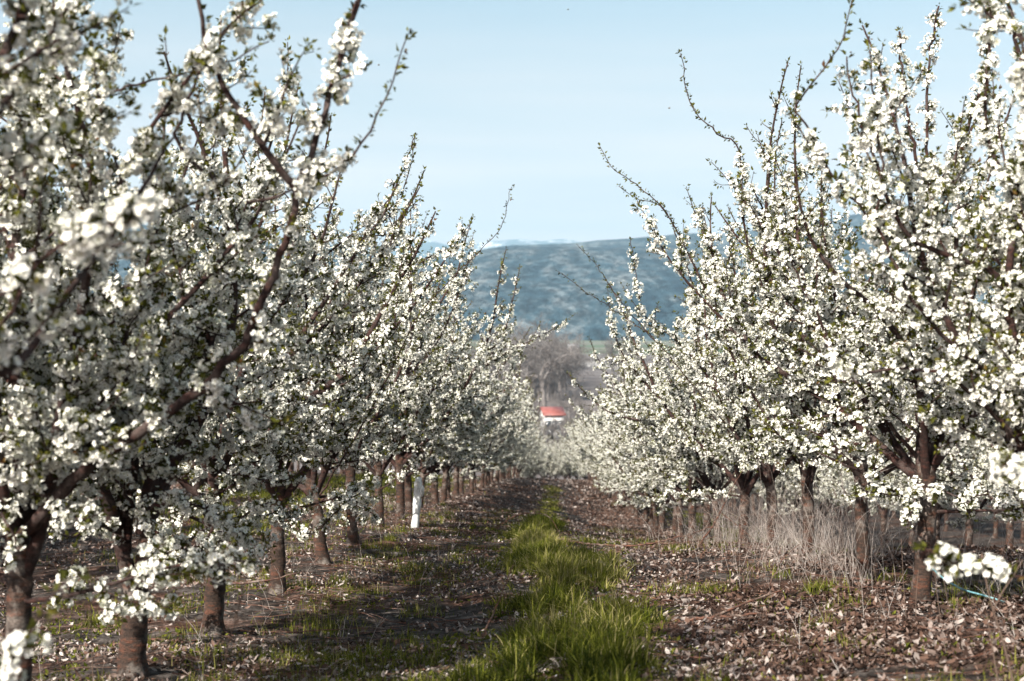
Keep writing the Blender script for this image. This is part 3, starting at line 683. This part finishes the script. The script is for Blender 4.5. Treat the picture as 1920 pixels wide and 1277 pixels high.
# grass
def strip_c(y): return np.interp(y, [5, 8, 12, 17, 20, 26, 40, 70], [0.02, 0.08, 0.10, -0.12, -0.36, -0.20, -0.10, -.1])
def strip_w(y): return np.interp(y, [5, 8, 12, 17, 21, 26, 40, 70], [0.60, 0.60, 0.60, 0.52, 0.38, 0.34, 0.35, 0.40])
def blades(x, y, h, w, tone, lean=0.5, segs=3, az=None):
    N = len(x); az = rng.uniform(0, 6.28, N) if az is None else az; d = np.stack([np.cos(az), np.sin(az), np.zeros(N)], -1)
    s = np.stack([-np.sin(az + rng.normal(0, .5, N)), np.cos(az), np.zeros(N)], -1)
    ln = np.abs(rng.normal(0, lean, N))[:, None]; base = np.stack([x, y, gh(x, y) - 0.01], -1)
    out = []
    for i in range(segs + 1):
        t = i / segs
        c = base + np.array((0, 0, 1.0)) * (h[:, None] * t * (1 - 0.25 * ln * t)) + d * (h[:, None] * ln * t ** 2)
        ww = (w * (1 - t ** 1.5) * 0.5 + 0.0004)[:, None]
        out += [c - s * ww, c + s * ww]
    V = np.stack(out, 1).reshape(-1, 3); k = 2 * (segs + 1); bb = np.arange(N)[:, None] * k
    Q = np.vstack([bb + np.array([[2 * i, 2 * i + 1, 2 * i + 3, 2 * i + 2]]) for i in range(segs)])
    return V, Q, np.repeat(tone, k)
N = 60000
y = 5.4 + (70 - 5.4) * rng.random(N) ** 2.0
x = strip_c(y) + rng.normal(0, 0.55, N) * strip_w(y) * 1.2
nt_ = 2300; ty_ = 5.4 + 21 * rng.random(nt_) ** 1.25; tx_ = strip_c(ty_) + rng.normal(0, .52, nt_) * strip_w(ty_) * 1.25
ts_ = rng.uniform(.18, 1.0, nt_) ** 1.3; pick = rng.integers(0, nt_, 120000)
ox, oy = rng.normal(0, .032, len(pick)) * (.5 + ts_[pick]), rng.normal(0, .032, len(pick)) * (.5 + ts_[pick])
x = np.concatenate([x, tx_[pick] + ox]); y = np.concatenate([y, ty_[pick] + oy])
az_ = np.concatenate([rng.uniform(0, 6.28, N), np.arctan2(oy, ox) + rng.normal(0, .5, len(pick))])
tus = np.concatenate([np.zeros(N), ts_[pick]]); tt_ = np.concatenate([rng.random(N), rng.random(nt_)[pick]])
cl = fbm(x * 3.2, y * 2.2, 3, 71); cl2 = fbm(x * 1.5 + 4, y * 0.75, 3, 75)
edge = np.abs(x - strip_c(y)) / strip_w(y) + (cl2 - .5) * 2.2
keep = ((tus == 0) & (rng.random(len(x)) < np.clip((cl - 0.42) * 4.5, 0.03, 1) * np.where(y > 23, 0.8, 1) * np.clip(1.7 - edge * 1.0, 0, 1))) | ((tus > 0) & (edge < 1.0) & (rng.random(len(x)) < np.clip((cl - .43) * 6, .0, 1)))
x, y, cl, edge, tus, az_, tt_ = x[keep], y[keep], cl[keep], edge[keep], tus[keep], az_[keep], tt_[keep]
h = np.where(y > 23, 1.1, 1) * (0.03 + 0.04 * np.clip(1.15 - edge, 0.1, 1) + 0.17 * tus * np.clip(1.4 - edge, .3, 1)) * rng.uniform(0.35, 1.35, len(x))
w_ = rng.uniform(0.004, 0.013, len(x)) * np.clip(y / 16, 1, 3)
pt = fbm(x * .8 + 11, y * .5, 2, 79)
g1 = blades(x, y, h, w_, np.clip(rng.beta(2, 2.2, len(x)) + (pt - .5) * .7 + (tt_ - .5) * .35 + (rng.random(len(x)) < 0.12) * 0.5, 0, 1), 0.9, 4, az_)
obj('grass_strip', mesh_np('grass_strip', g1[0], [g1[1]], [M_grass], col=g1[2]), kind='stuff', label='long green grass strip running up the middle of the alley', category='grass')
# scattered tufts left and right, and the grassy alley beyond the left row
tc_ = []
for _ in range(270):
    ty = 6 + 26 * rng.random() ** 1.5
    r_ = rng.random()
    tx = rng.uniform(-2.3, -0.4) if r_ < 0.5 else (rng.uniform(-0.42 * ty, -2.2) if r_ < 0.75 else rng.uniform(0.7, min(3.4, 0.4 * ty)))
    tc_.append((tx, ty, rng.uniform(0.05, 0.28), int(rng.integers(25, 170))))
for (u, v, Y, r_, n_) in ((1325, 1110, 12.0, .22, 420), (1535, 1125, 11.6, .14, 260), (780, 1050, 15.5, .3, 500), (600, 1165, 11.3, .3, 350), (320, 1060, 12.5, .3, 400), (270, 960, 16.5, .5, 600), (700, 1230, 9.2, .35, 500), (1110, 1010, 19.5, .2, 300), (560, 1210, 9.4, .3, 350), (800, 1200, 9.0, .2, 300), (1830, 1080, 11.5, .4, 400), (760, 1265, 7.6, .25, 500), (650, 1270, 7.6, .3, 500)):
    q = P(u, v, Y); tc_.append((q[0], Y, r_, n_))
xs_, ys_ = [], []
for tx, ty, r_, n_ in tc_:
    xs_.append(rng.normal(tx, r_ * 0.6, n_)); ys_.append(rng.normal(ty, r_ * 0.6, n_))
x = np.concatenate(xs_); y = np.concatenate(ys_)
h = rng.uniform(0.02, 0.13, len(x)) * rng.choice([0.6, 1, 1.2], len(x))
g2 = blades(x, y, h, rng.uniform(0.003, 0.008, len(x)), np.clip(rng.beta(2.4, 2.2, len(x)), 0, 1), 0.6)
obj('grass_tufts', mesh_np('grass_tufts', g2[0], [g2[1]], [M_grass], col=g2[2]), kind='stuff', label='scattered small green grass tufts and weeds on the orchard floor', category='grass')
N = 50000
y = rng.uniform(19, 60, N); x = np.where(rng.random(N) < 0.65, rng.normal(-5.2, 0.9, N), rng.normal(5.4, 0.7, N))
cl = fbm(x * 1.2, y * .8, 3, 81); keep = rng.random(N) < np.clip((cl - .36) * 5, 0, 1); x, y = x[keep], y[keep]
g3 = blades(x, y, rng.uniform(.04, .13, len(x)), rng.uniform(.01, .022, len(x)), np.clip(rng.beta(2.4, 2.2, len(x)), 0, 1), 0.5, 2)
obj('alley_grass', mesh_np('alley_grass', g3[0], [g3[1]], [M_grass], col=g3[2]), kind='stuff', label='green grass in the neighbouring alleys seen between the trunks', category='grass')
# low broad weeds
N = 15000
x, y = scatter(N, 6, 26, lambda y, N: rng.uniform(-1, 1, N) * np.minimum(0.4 * y, 5) , 1.6)
keep = rng.random(N) < np.clip((fbm(x * 1.6 + 9, y * 1.6, 3, 91) - 0.50) * 8, 0, 1) * np.where(x < 0.9, 1, .35); x, y = x[keep], y[keep]; N = len(x)
lp = np.stack([x, y, gh(x, y) + 0.012], -1); ld = rng.normal(0, 1, (N, 3)); ld[:, 2] = np.abs(ld[:, 2]) * 0.5
v_, t_, c_ = leaves(rng, lp, unit(ld), 0.035, 4)
obj('low_weeds', mesh_np('low_weeds', v_, [t_], [M_grass], col=c_ * 0.8 + 0.1), kind='stuff', label='low broad-leaved green weeds between the dead leaves', category='weeds')

# dry standing weeds on the right
tb = []
def stalks(name, spots, label):
    Vs, Qs, Cs, n0 = [], [], [], 0
    for (x, y, h, r) in spots:
        p0 = np.array((x, y, G(x, y) - 0.02)); d = np.array((rng.normal(0, .22), rng.normal(0, .22), 1))
        lines = [(grow(rng, p0, d, h, 0.09, 0.0, 1.3), r)]
        for _ in range(rng.integers(1, 4)):
            i = rng.integers(1, len(lines[0][0]) - 1)
            lines.append((grow(rng, lines[0][0][i], d + rng.normal(0, .45, 3), h * rng.uniform(.12, .35), 0.08, 0.3, 0.8), r * .6))
        tone = rng.uniform(0.15, 1)
        for q, r_ in lines:
            k = 3; t = Tubes(); t.add(q, np.linspace(r_, r_ * .4, len(q)), k, cap=False)
            Vs.append(t.V[0]); Qs.append(t.Q[0] + n0); n0 += len(t.V[0]); Cs.append(np.full(len(t.V[0]), tone))
    return obj(name, mesh_np(name, np.vstack(Vs), [np.vstack(Qs)], [M_straw], col=np.concatenate(Cs)), kind='stuff', label=label, category='dry weeds')
spots = []
for _ in range(1700):
    y = 11.2 + 12 * rng.random() ** 0.9; x = rng.normal(2.9, 0.58) + (y - 10) * 0.01
    if rng.random() > np.clip((vnoise(np.array([x * 1.6]), np.array([y * 1.1]), 8)[0] - .25) * 2.2, .08, 1): continue
    if x > 0.4 * y: continue
    spots.append((x, y, (0.2 + 0.95 * rng.random() ** 1.3) * (1.0 if y > 11.6 else .7), rng.uniform(.0012, .0026)))
stalks('dry_weeds', spots, 'tall pale straw-dry weeds standing around the right row trunks')
spots = []
for _ in range(260):
    y = rng.uniform(7, 30); x = rng.choice([-1, 1]) * rng.uniform(1.2, 3.4)
    spots.append((x, y, rng.uniform(.12, .45), rng.uniform(.0014, .0024)))
stalks('sparse_dry_stalks', spots, 'sparse thin dry stalks standing singly over the leaf litter')

# pruned twigs lying about
tw = Tubes()
for _ in range(2000):
    ty = 6 + 54 * rng.random() ** 1.5; tx = rng.choice([rng.uniform(-3.2, -0.7), rng.uniform(0.6, 3.0), rng.uniform(-.42 * ty, .42 * ty)])
    if abs(tx) > 8: continue
    L = rng.uniform(0.2, 1.05) * (0.7 if ty < 9 else 1); az = rng.normal(0, 0.6) + (math.pi if rng.random() < .5 else 0)
    k = 6; s = np.linspace(0, L, k); bend = rng.normal(0, .42) * s ** 2
    px = tx + math.cos(az) * s - math.sin(az) * bend; py = ty + math.sin(az) * s + math.cos(az) * bend
    r = rng.uniform(.0016, .0055) * (1 + .012 * ty); pz = gh(px, py) + r + 0.022 + rng.normal(0, .010, k).cumsum() * 0.6
    tw.add(np.stack([px, py, pz], -1), np.linspace(r, r * .4, k), 4)
obj('fallen_twigs', tw.mesh('fallen_twigs', M_twig), kind='stuff', label='reddish pruned twigs lying across the orchard floor', category='twigs')

# individual fallen or stuck branches
def branch_thing(label, pts, r, forks=(), cat='branch', m=None, name='fallen_branch'):
    t = Tubes(); q = smooth_line([P(*p) for p in pts], 0.05); q[1:-1] += rng.normal(0, 0.004, (len(q) - 2, 3))
    o = q[0].copy()
    t.add(q - o, np.linspace(r, r * .35, len(q)), 7, rough=.08, rng=rng)
    for f in forks:
        qq = smooth_line([P(*p) for p in f], 0.05); t.add(qq - o, np.linspace(r * .5, r * .2, len(qq)), 5)
    return obj(name, t.mesh(name, m or M_twig), None, o, label=label, category=cat)
branch_thing('thin reddish stick stuck upright in the soil at the left edge of the grass strip', [(905, 1195, 8.9), (930, 1140, 9), (950, 1090, 9.05), (962, 1060, 9.1)], .007, [[(905, 1195, 8.9), (892, 1180, 8.9)]])
branch_thing('long dark branch lying over the path in front of the right row trunks', [(1045, 1010, 18.8), (1110, 1020, 18.4), (1200, 1022, 18.0), (1290, 1002, 17.6), (1340, 985, 17.4)], .016, [[(1150, 1022, 18.2), (1160, 1040, 18)], [(1200, 1022, 18), (1300, 1015, 17.6), (1345, 1005, 17.3)]])
branch_thing('arched thin branch crossing the grass strip further up the path', [(930, 990, 20.5), (965, 968, 20.6), (1000, 962, 20.6), (1030, 970, 20.6), (1050, 1000, 20.6)], .008)
branch_thing('thick dead branch half buried in leaves at lower right of the path', [(1180, 1160, 10.6), (1250, 1163, 10.5), (1330, 1160, 10.4), (1420, 1150, 10.3)], .024, [[(1330, 1160, 10.4), (1400, 1130, 10.5), (1470, 1105, 10.6)]])
branch_thing('long reddish branch slanting across the leaves at bottom right', [(1450, 1262, 8.3), (1540, 1232, 8.5), (1610, 1210, 8.7), (1670, 1190, 8.8)], .009, [[(1540, 1232, 8.5), (1580, 1205, 8.7)]])
branch_thing('slender leaning dead branch in front of the weeds on the right', [(1440, 1105, 12.2), (1455, 1070, 12.2), (1480, 1035, 12.2), (1500, 1020, 12.2)], .006)
branch_thing('bare crossed branch rising before the right row trunks', [(1310, 1025, 17), (1340, 980, 16.8), (1370, 920, 16.6), (1395, 880, 16.4)], .012, [[(1350, 960, 16.8), (1400, 1000, 16.5), (1430, 1030, 16.4)]])
branch_thing('two dark parallel sticks on the ground behind the straight stout trunk', [(430, 1095, 12.6), (500, 1088, 12.6), (560, 1075, 12.7)], .014)
branch_thing('orange brown broken shoot poking up at the bottom left corner', [(160, 1290, 7.2), (130, 1235, 7.2), (108, 1200, 7.2)], .006)
# tall single dry stalks near the camera
def stalk_thing(label, pts, r, fluff=False):
    t = Tubes(); q = smooth_line([P(*p) for p in pts], 0.04); o = q[0].copy(); t.add(q - o, np.linspace(r, r * .5, len(q)), 5)
    if fluff:
        for i in range(len(q) // 3, len(q)):
            for _ in range(7):
                d = rng.normal(0, 1, 3) * 0.6 + (0, 0, 0.7); t.add(grow(rng, q[i] - o, d, rng.uniform(.02, .05), .015, 0, .5), r * .35, 3)
    return obj('dry_stalk', t.mesh('dry_stalk', M_straw), None, o, label=label, category='dry weed')
stalk_thing('thin pale dry stalk standing left of the forked trunk', [(175, 1300, 7.6), (172, 1200, 7.6), (170, 1130, 7.6), (168, 1060, 7.6)], .0035)
stalk_thing('fluffy grey dead seed head blurred in front of the straight stout trunk', [(415, 1300, 6.4), (425, 1220, 6.4), (445, 1150, 6.4), (455, 1100, 6.4)], .004, True)
stalk_thing('thick blurred brown dry stalk at the lower right edge', [(1905, 1300, 6.4), (1880, 1200, 6.4), (1858, 1130, 6.4), (1840, 1040, 6.4)], .006)
stalk_thing('blurred dry stalk left of the thicker one near the bottom right corner', [(1875, 1300, 6.6), (1862, 1220, 6.6), (1850, 1150, 6.6)], .005)
stalk_thing('blurred forked dry stalk leaning right at the lower right edge', [(1862, 1145, 6.4), (1880, 1110, 6.4), (1900, 1080, 6.4), (1918, 1050, 6.4)], .004)
for i, (u0, v0, u1, v1, lab) in enumerate(((1663, 1195, 1638, 1060, 'straw stalk standing furthest left before the split trunk'), (1702, 1180, 1690, 1010, 'tall straw stalk just left of the split trunk'),
        (1718, 1160, 1722, 1070, 'straight straw stalk leaning on the split trunk'), (1770, 1190, 1748, 1040, 'tall straw stalk just right of the split trunk'), (1793, 1195, 1770, 1090, 'short straw stalk furthest right of the split trunk'))):
    stalk_thing(lab, [(u0, v0, 9.7), ((u0 * 2 + u1) / 3 - 2, (v0 * 2 + v1) / 3, 9.7), (u1, v1, 9.7)], .0032)

# blue irrigation line on the right
m, n, o = mat('blue_hose'); bsdf(n, o, ramp(n, noise(n, 30, 3), [(0.35, (0.04, 0.11, 0.13)), (0.6, (0.16, 0.33, 0.37))]), 0.4, 0.5)
t = Tubes(); q = smooth_line([P(1748, 1066, 11.6), P(1770, 1085, 11.4), P(1805, 1105, 11.2), P(1850, 1118, 11.0), P(1920, 1140, 10.8), P(2000, 1165, 10.5)], .05)
t.add(q - q[0], .008, 7); obj('irrigation_hose', t.mesh('irrigation_hose', m), None, q[0], label='thin blue-green hose lying slack behind the split trunk on the right', category='hose')

# white trunk guard
m, n, o = mat('white_plastic'); bsdf(n, o, ramp(n, noise(n, 14, 4), [(0.30, (0.36, 0.33, 0.29)), (0.42, (0.62, 0.64, 0.63)), (0.6, (0.80, 0.82, 0.82))]), 0.5, 0.4, noise(n, 25, 3), 0.01, 0.5); M_guard = m
gY = 21.4; b0 = P(777, 990, gY); b0[2] = G(b0[0], gY) - 0.03
root = thing('tree_guard', 'white plastic tree guard standing beside a trunk in the left row', 'tree guard', b0)
tp = P(785, 897, gY) - b0; low_top = P(781, 940, gY) - b0; low_top[0] = 0.045
t = Tubes(); zz = np.linspace(0, 1, 14)
t.add(np.outer(zz, low_top), 0.056 + 0.005 * np.sin(zz * 9), 14); obj('lower_sleeve', t.mesh('lower_sleeve', M_guard), root)
t = Tubes(); st = low_top * 0.86; t.add(st + np.outer(zz, tp - st), np.where(zz < .9, 0.066 - 0.010 * zz, 0.052), 14, rough=.03, rng=rng); obj('upper_sleeve', t.mesh('upper_sleeve', M_guard), root)
t = Tubes(); q = st + np.outer(np.linspace(.35, .75, 6), tp - st) + (0.062, -0.03, 0); t.add(q, [.02, .034, .036, .034, .03, .012], 8); obj('handle', t.mesh('handle', M_guard), root)

# ------------------------------------------------------------------ valley
# red roofed white building
m, n, o = mat('red_roof'); bsdf(n, o, ramp(n, noise(n, 1.2, 4), [(0.35, (0.20, 0.06, 0.05)), (0.65, (0.28, 0.10, 0.085))]), 0.5, 0.4); M_red = m
m, n, o = mat('white_wall'); bsdf(n, o, ramp(n, noise(n, 0.8, 4), [(0.35, (0.58, 0.57, 0.55)), (0.65, (0.78, 0.77, 0.75))]), 0.8, 0.2); M_white = m
m, n, o = mat('window_glass'); bsdf(n, o, (0.04, 0.05, 0.06), 0.15, 0.6); M_glass = m
def boxv(bl, a, b):
    i = len(bl[0]); x0, y0, z0 = a; x1, y1, z1 = b
    bl[0].extend([(x0, y0, z0), (x1, y0, z0), (x1, y1, z0), (x0, y1, z0), (x0, y0, z1), (x1, y0, z1), (x1, y1, z1), (x0, y1, z1)])
    bl[1].extend([[i + j for j in f] for f in ((0, 3, 2, 1), (4, 5, 6, 7), (0, 1, 5, 4), (1, 2, 6, 5), (2, 3, 7, 6), (3, 0, 4, 7))])
def bmesh_(name, bl, m): return mesh_np(name, bl[0], [np.array(bl[1])], [m])
def gable(x0, x1, y0, y1, z0, zr, th=0.15):
    ym = (y0 + y1) / 2
    v = [(x0, y0, z0), (x1, y0, z0), (x1, ym, zr), (x0, ym, zr), (x1, y1, z0), (x0, y1, z0)]
    v += [(a, b, c - th) for a, b, c in v]
    f = [[0, 1, 2, 3], [3, 2, 4, 5], [6, 9, 8, 7], [9, 11, 10, 8], [0, 6, 7, 1], [5, 4, 10, 11], [0, 3, 9, 6], [3, 5, 11, 9], [1, 7, 8, 2], [2, 8, 10, 4]]
    return v, f
def house(label, u, Yh, W, D, hw, hr, roofm, name='farm_building'):
    c = P(u, 700, Yh); z0 = G(c[0], Yh)
    r = thing(name, label, 'building', (c[0], Yh, z0), 0.12)
    bl = ([], []); boxv(bl, (-W / 2, -D / 2, -0.5), (W / 2, D / 2, hw)); i = len(bl[0]);
    me = mesh_np('wall', bl[0] + [(-W / 2, -D / 2, hw), (-W / 2, D / 2, hw), (-W / 2, 0, hw + hr), (W / 2, -D / 2, hw), (W / 2, D / 2, hw), (W / 2, 0, hw + hr)], [np.array(bl[1]), np.array([[i, i + 2, i + 1], [i + 3, i + 4, i + 5]])], [M_white])
    obj('wall', me, r)
    v, f = gable(-W / 2 - .4, W / 2 + .4, -D / 2 - .4, D / 2 + .4, hw - 0.1, hw + hr + 0.25); obj('roof', mesh_np('roof', v, [np.array(f)], [roofm]), r)
    for k in range(3):
        bl = ([], []); xx = -W / 2 + W * (k + .5) / 3; boxv(bl, (xx - .5, -D / 2 - .04, hw * .4), (xx + .5, -D / 2 + .05, hw * .75)); obj('window', bmesh_('window', bl, M_glass), r)
    bl = ([], []); boxv(bl, (-W * .22 - .5, -D / 2 - .05, 0), (-W * .22 + .5, -D / 2 + .05, min(2.1, hw * .85))); obj('door', bmesh_('door', bl, M_glass), r)
    return r
house('white farm building with a bright red roof at the end of the alley', 1034, 250, 3.2, 9, 4.4, 0.8, M_red)
m, n, o = mat('grey_roof'); bsdf(n, o, ramp(n, noise(n, .8, 3), [(0.4, (.25, .25, .26)), (.6, (.36, .36, .36))]), .7, .3); M_groof = m
house('tiny pale house in the green fields of the valley', 1075, 1150, 9, 8, 6, 3, M_groof, 'house')

# pale road across the valley
m, n, o = mat('pale_road'); bsdf(n, o, ramp(n, noise(n, .08, 4), [(0.3, (.30, .28, .26)), (.7, (.42, .39, .37))]), .9, .1)
c0 = np.array([(-60, 1140), (0, 1100), (20, 900), (45, 760), (110, 690), (240, 660)], float); cs = smooth_line(np.c_[c0, np.zeros(len(c0))], 12)[:, :2]
tt = np.gradient(cs, axis=0); nn2 = np.stack([-tt[:, 1], tt[:, 0]], 1); nn2 /= np.linalg.norm(nn2, axis=1, keepdims=True)
A = cs + nn2 * 9; B = cs - nn2 * 9
V = np.vstack([np.c_[A, gh(A[:, 0], A[:, 1]) + .35], np.c_[B, gh(B[:, 0], B[:, 1]) + .35]]); k = len(cs)
obj('road', mesh_np('road', V, [np.array([[i, i + 1, k + i + 1, k + i] for i in range(k - 1)])], [m]), kind='structure')

# bare trees in the valley
def bare_parts(seed, H):
    rg = np.random.default_rng(seed); tk = Tubes(); cr = Tubes()
    t = grow(rg, (0, 0, -.3), (0, 0, 1), H * .36, H * .04, .1, .05); tk.add(t, np.linspace(H * .028, H * .02, len(t)), 8)
    def rec(p, d, L, r, lv):
        q = grow(rg, p, d, L, L / 6, .06, 1.6 / L); cr.add(q, np.maximum(np.linspace(r, r * .45, len(q)), .016), 5 if lv < 2 else 3, cap=lv > 2)
        if lv >= 4: return
        for _ in range(3 if lv < 3 else 4):
            i = rg.integers(2, len(q)); rec(q[i], unit(q[min(i, len(q) - 1)] - q[i - 1]) + rg.normal(0, .55, 3), L * rg.uniform(.5, .75), r * .5, lv + 1)
        rec(q[-1], unit(q[-1] - q[-2]) + rg.normal(0, .2, 3), L * .68, r * .45, lv + 1)
    for _ in range(3):
        a = rg.uniform(0, 6.28); rec(t[-1], (math.cos(a) * .6, math.sin(a) * .6, 1), H * .26, H * .015, 0)
    return dict(trunk=tk.mesh('trunk', M_bare), crown=cr.mesh('crown', M_bare))
BV = [bare_parts(500 + i, 10.0) for i in range(4)]
def bare(i, x, y, H, label, group=None, name='bare_tree'):
    r = thing(name, label, 'tree', (x, y, G(x, y)), i * 1.3, group); r.scale = (H / 10,) * 3
    for k in ('trunk', 'crown'): obj(k, BV[i % 4][k], r)
q = P(1020, 690, 300); bare(0, q[0], 300, 25, 'dark leafless tree with a forked trunk, alone above the alley end')
for i in range(60):
    Yb = rr.uniform(380, 620); u = rr.choice([rr.uniform(930, 1060), rr.uniform(925, 1080), rr.uniform(300, 1900)])
    if 1065 < u < 1125: u -= 130; Yb += 40
    q = P(u, 690, Yb); bare(i, q[0], Yb, rr.uniform(20, 28), 'leafless grey tree in the hazy wood on the valley floor', 'leafless trees on the valley floor')
for i in range(22):
    Yb = rr.uniform(215, 330); u = rr.uniform(960, 1120)
    q = P(u, 690, Yb); bare(i + 2, q[0], Yb, rr.uniform(5, 9), 'low leafless grey brush tree on the slope below the orchard', 'low brush trees below the orchard')

# ------------------------------------------------------------------ bees in the air
m, n, o = mat('bee_body'); bsdf(n, o, ramp(n, noise(n, 300, 2), [(.4, (.02, .015, .01)), (.6, (.16, .09, .02))]), .6, .3); M_bee = m
m, n, o = mat('bee_wing'); bsdf(n, o, (.30, .32, .34), .3, .5); M_wing = m
for u, v, Y, lab in ((1255, 203, 9, 'small dark bee flying in the sky between the rows'), (432, 5, 8, 'small dark bee flying near the top edge on the left'), (410, 203, 9, 'small dark bee flying among the left twigs'),
                     (710, 122, 10, 'tiny bee just left of the tall leafy shoot'), (1065, 18, 12, 'tiny bee high in the sky near the top centre'), (1595, 98, 10, 'tiny bee beside the tall shoot on the right')):
    c = P(u, v, Y); r = thing('bee', lab, 'bee', c, 0.4, 'bees flying over the orchard')
    t = Tubes(); t.add([(-.008, 0, 0), (-.006, 0, 0), (-.003, 0, 0), (0, 0, 0), (.001, 0, 0), (.004, 0, .0005), (.006, 0, .0005), (.008, 0, 0)], [.001, .0028, .0034, .0022, .0026, .003, .0022, .001], 7); obj('body', t.mesh('body', M_bee), r)
    for s in (-1, 1):
        obj('wing', mesh_np('wing', [(.002, 0, .002), (.004, s * .008, .006), (-.001, s * .011, .007), (-.004, s * .005, .004), (.002, 0, .0026), (.004, s * .008, .0066), (-.001, s * .011, .0076), (-.004, s * .005, .0046)],
            [np.array([[0, 1, 2, 3], [7, 6, 5, 4], [0, 4, 5, 1], [1, 5, 6, 2], [2, 6, 7, 3], [3, 7, 4, 0]])], [M_wing]), r)

# ------------------------------------------------------------------ haze
bl = ([], []); boxv(bl, (-7500, -60, -60), (7500, 13500, 900))
m, n, o = mat('haze'); pv = nd(n, 'ShaderNodeVolumePrincipled', Density=0.000105, Anisotropy=0.0); pv.inputs['Color'].default_value = (0.50, 0.76, 0.97, 1)
n.links.new(pv.outputs[0], o.inputs['Volume'])
obj('haze', bmesh_('haze', bl, m), kind='stuff', label='pale blue haze in the air over the valley', category='haze')
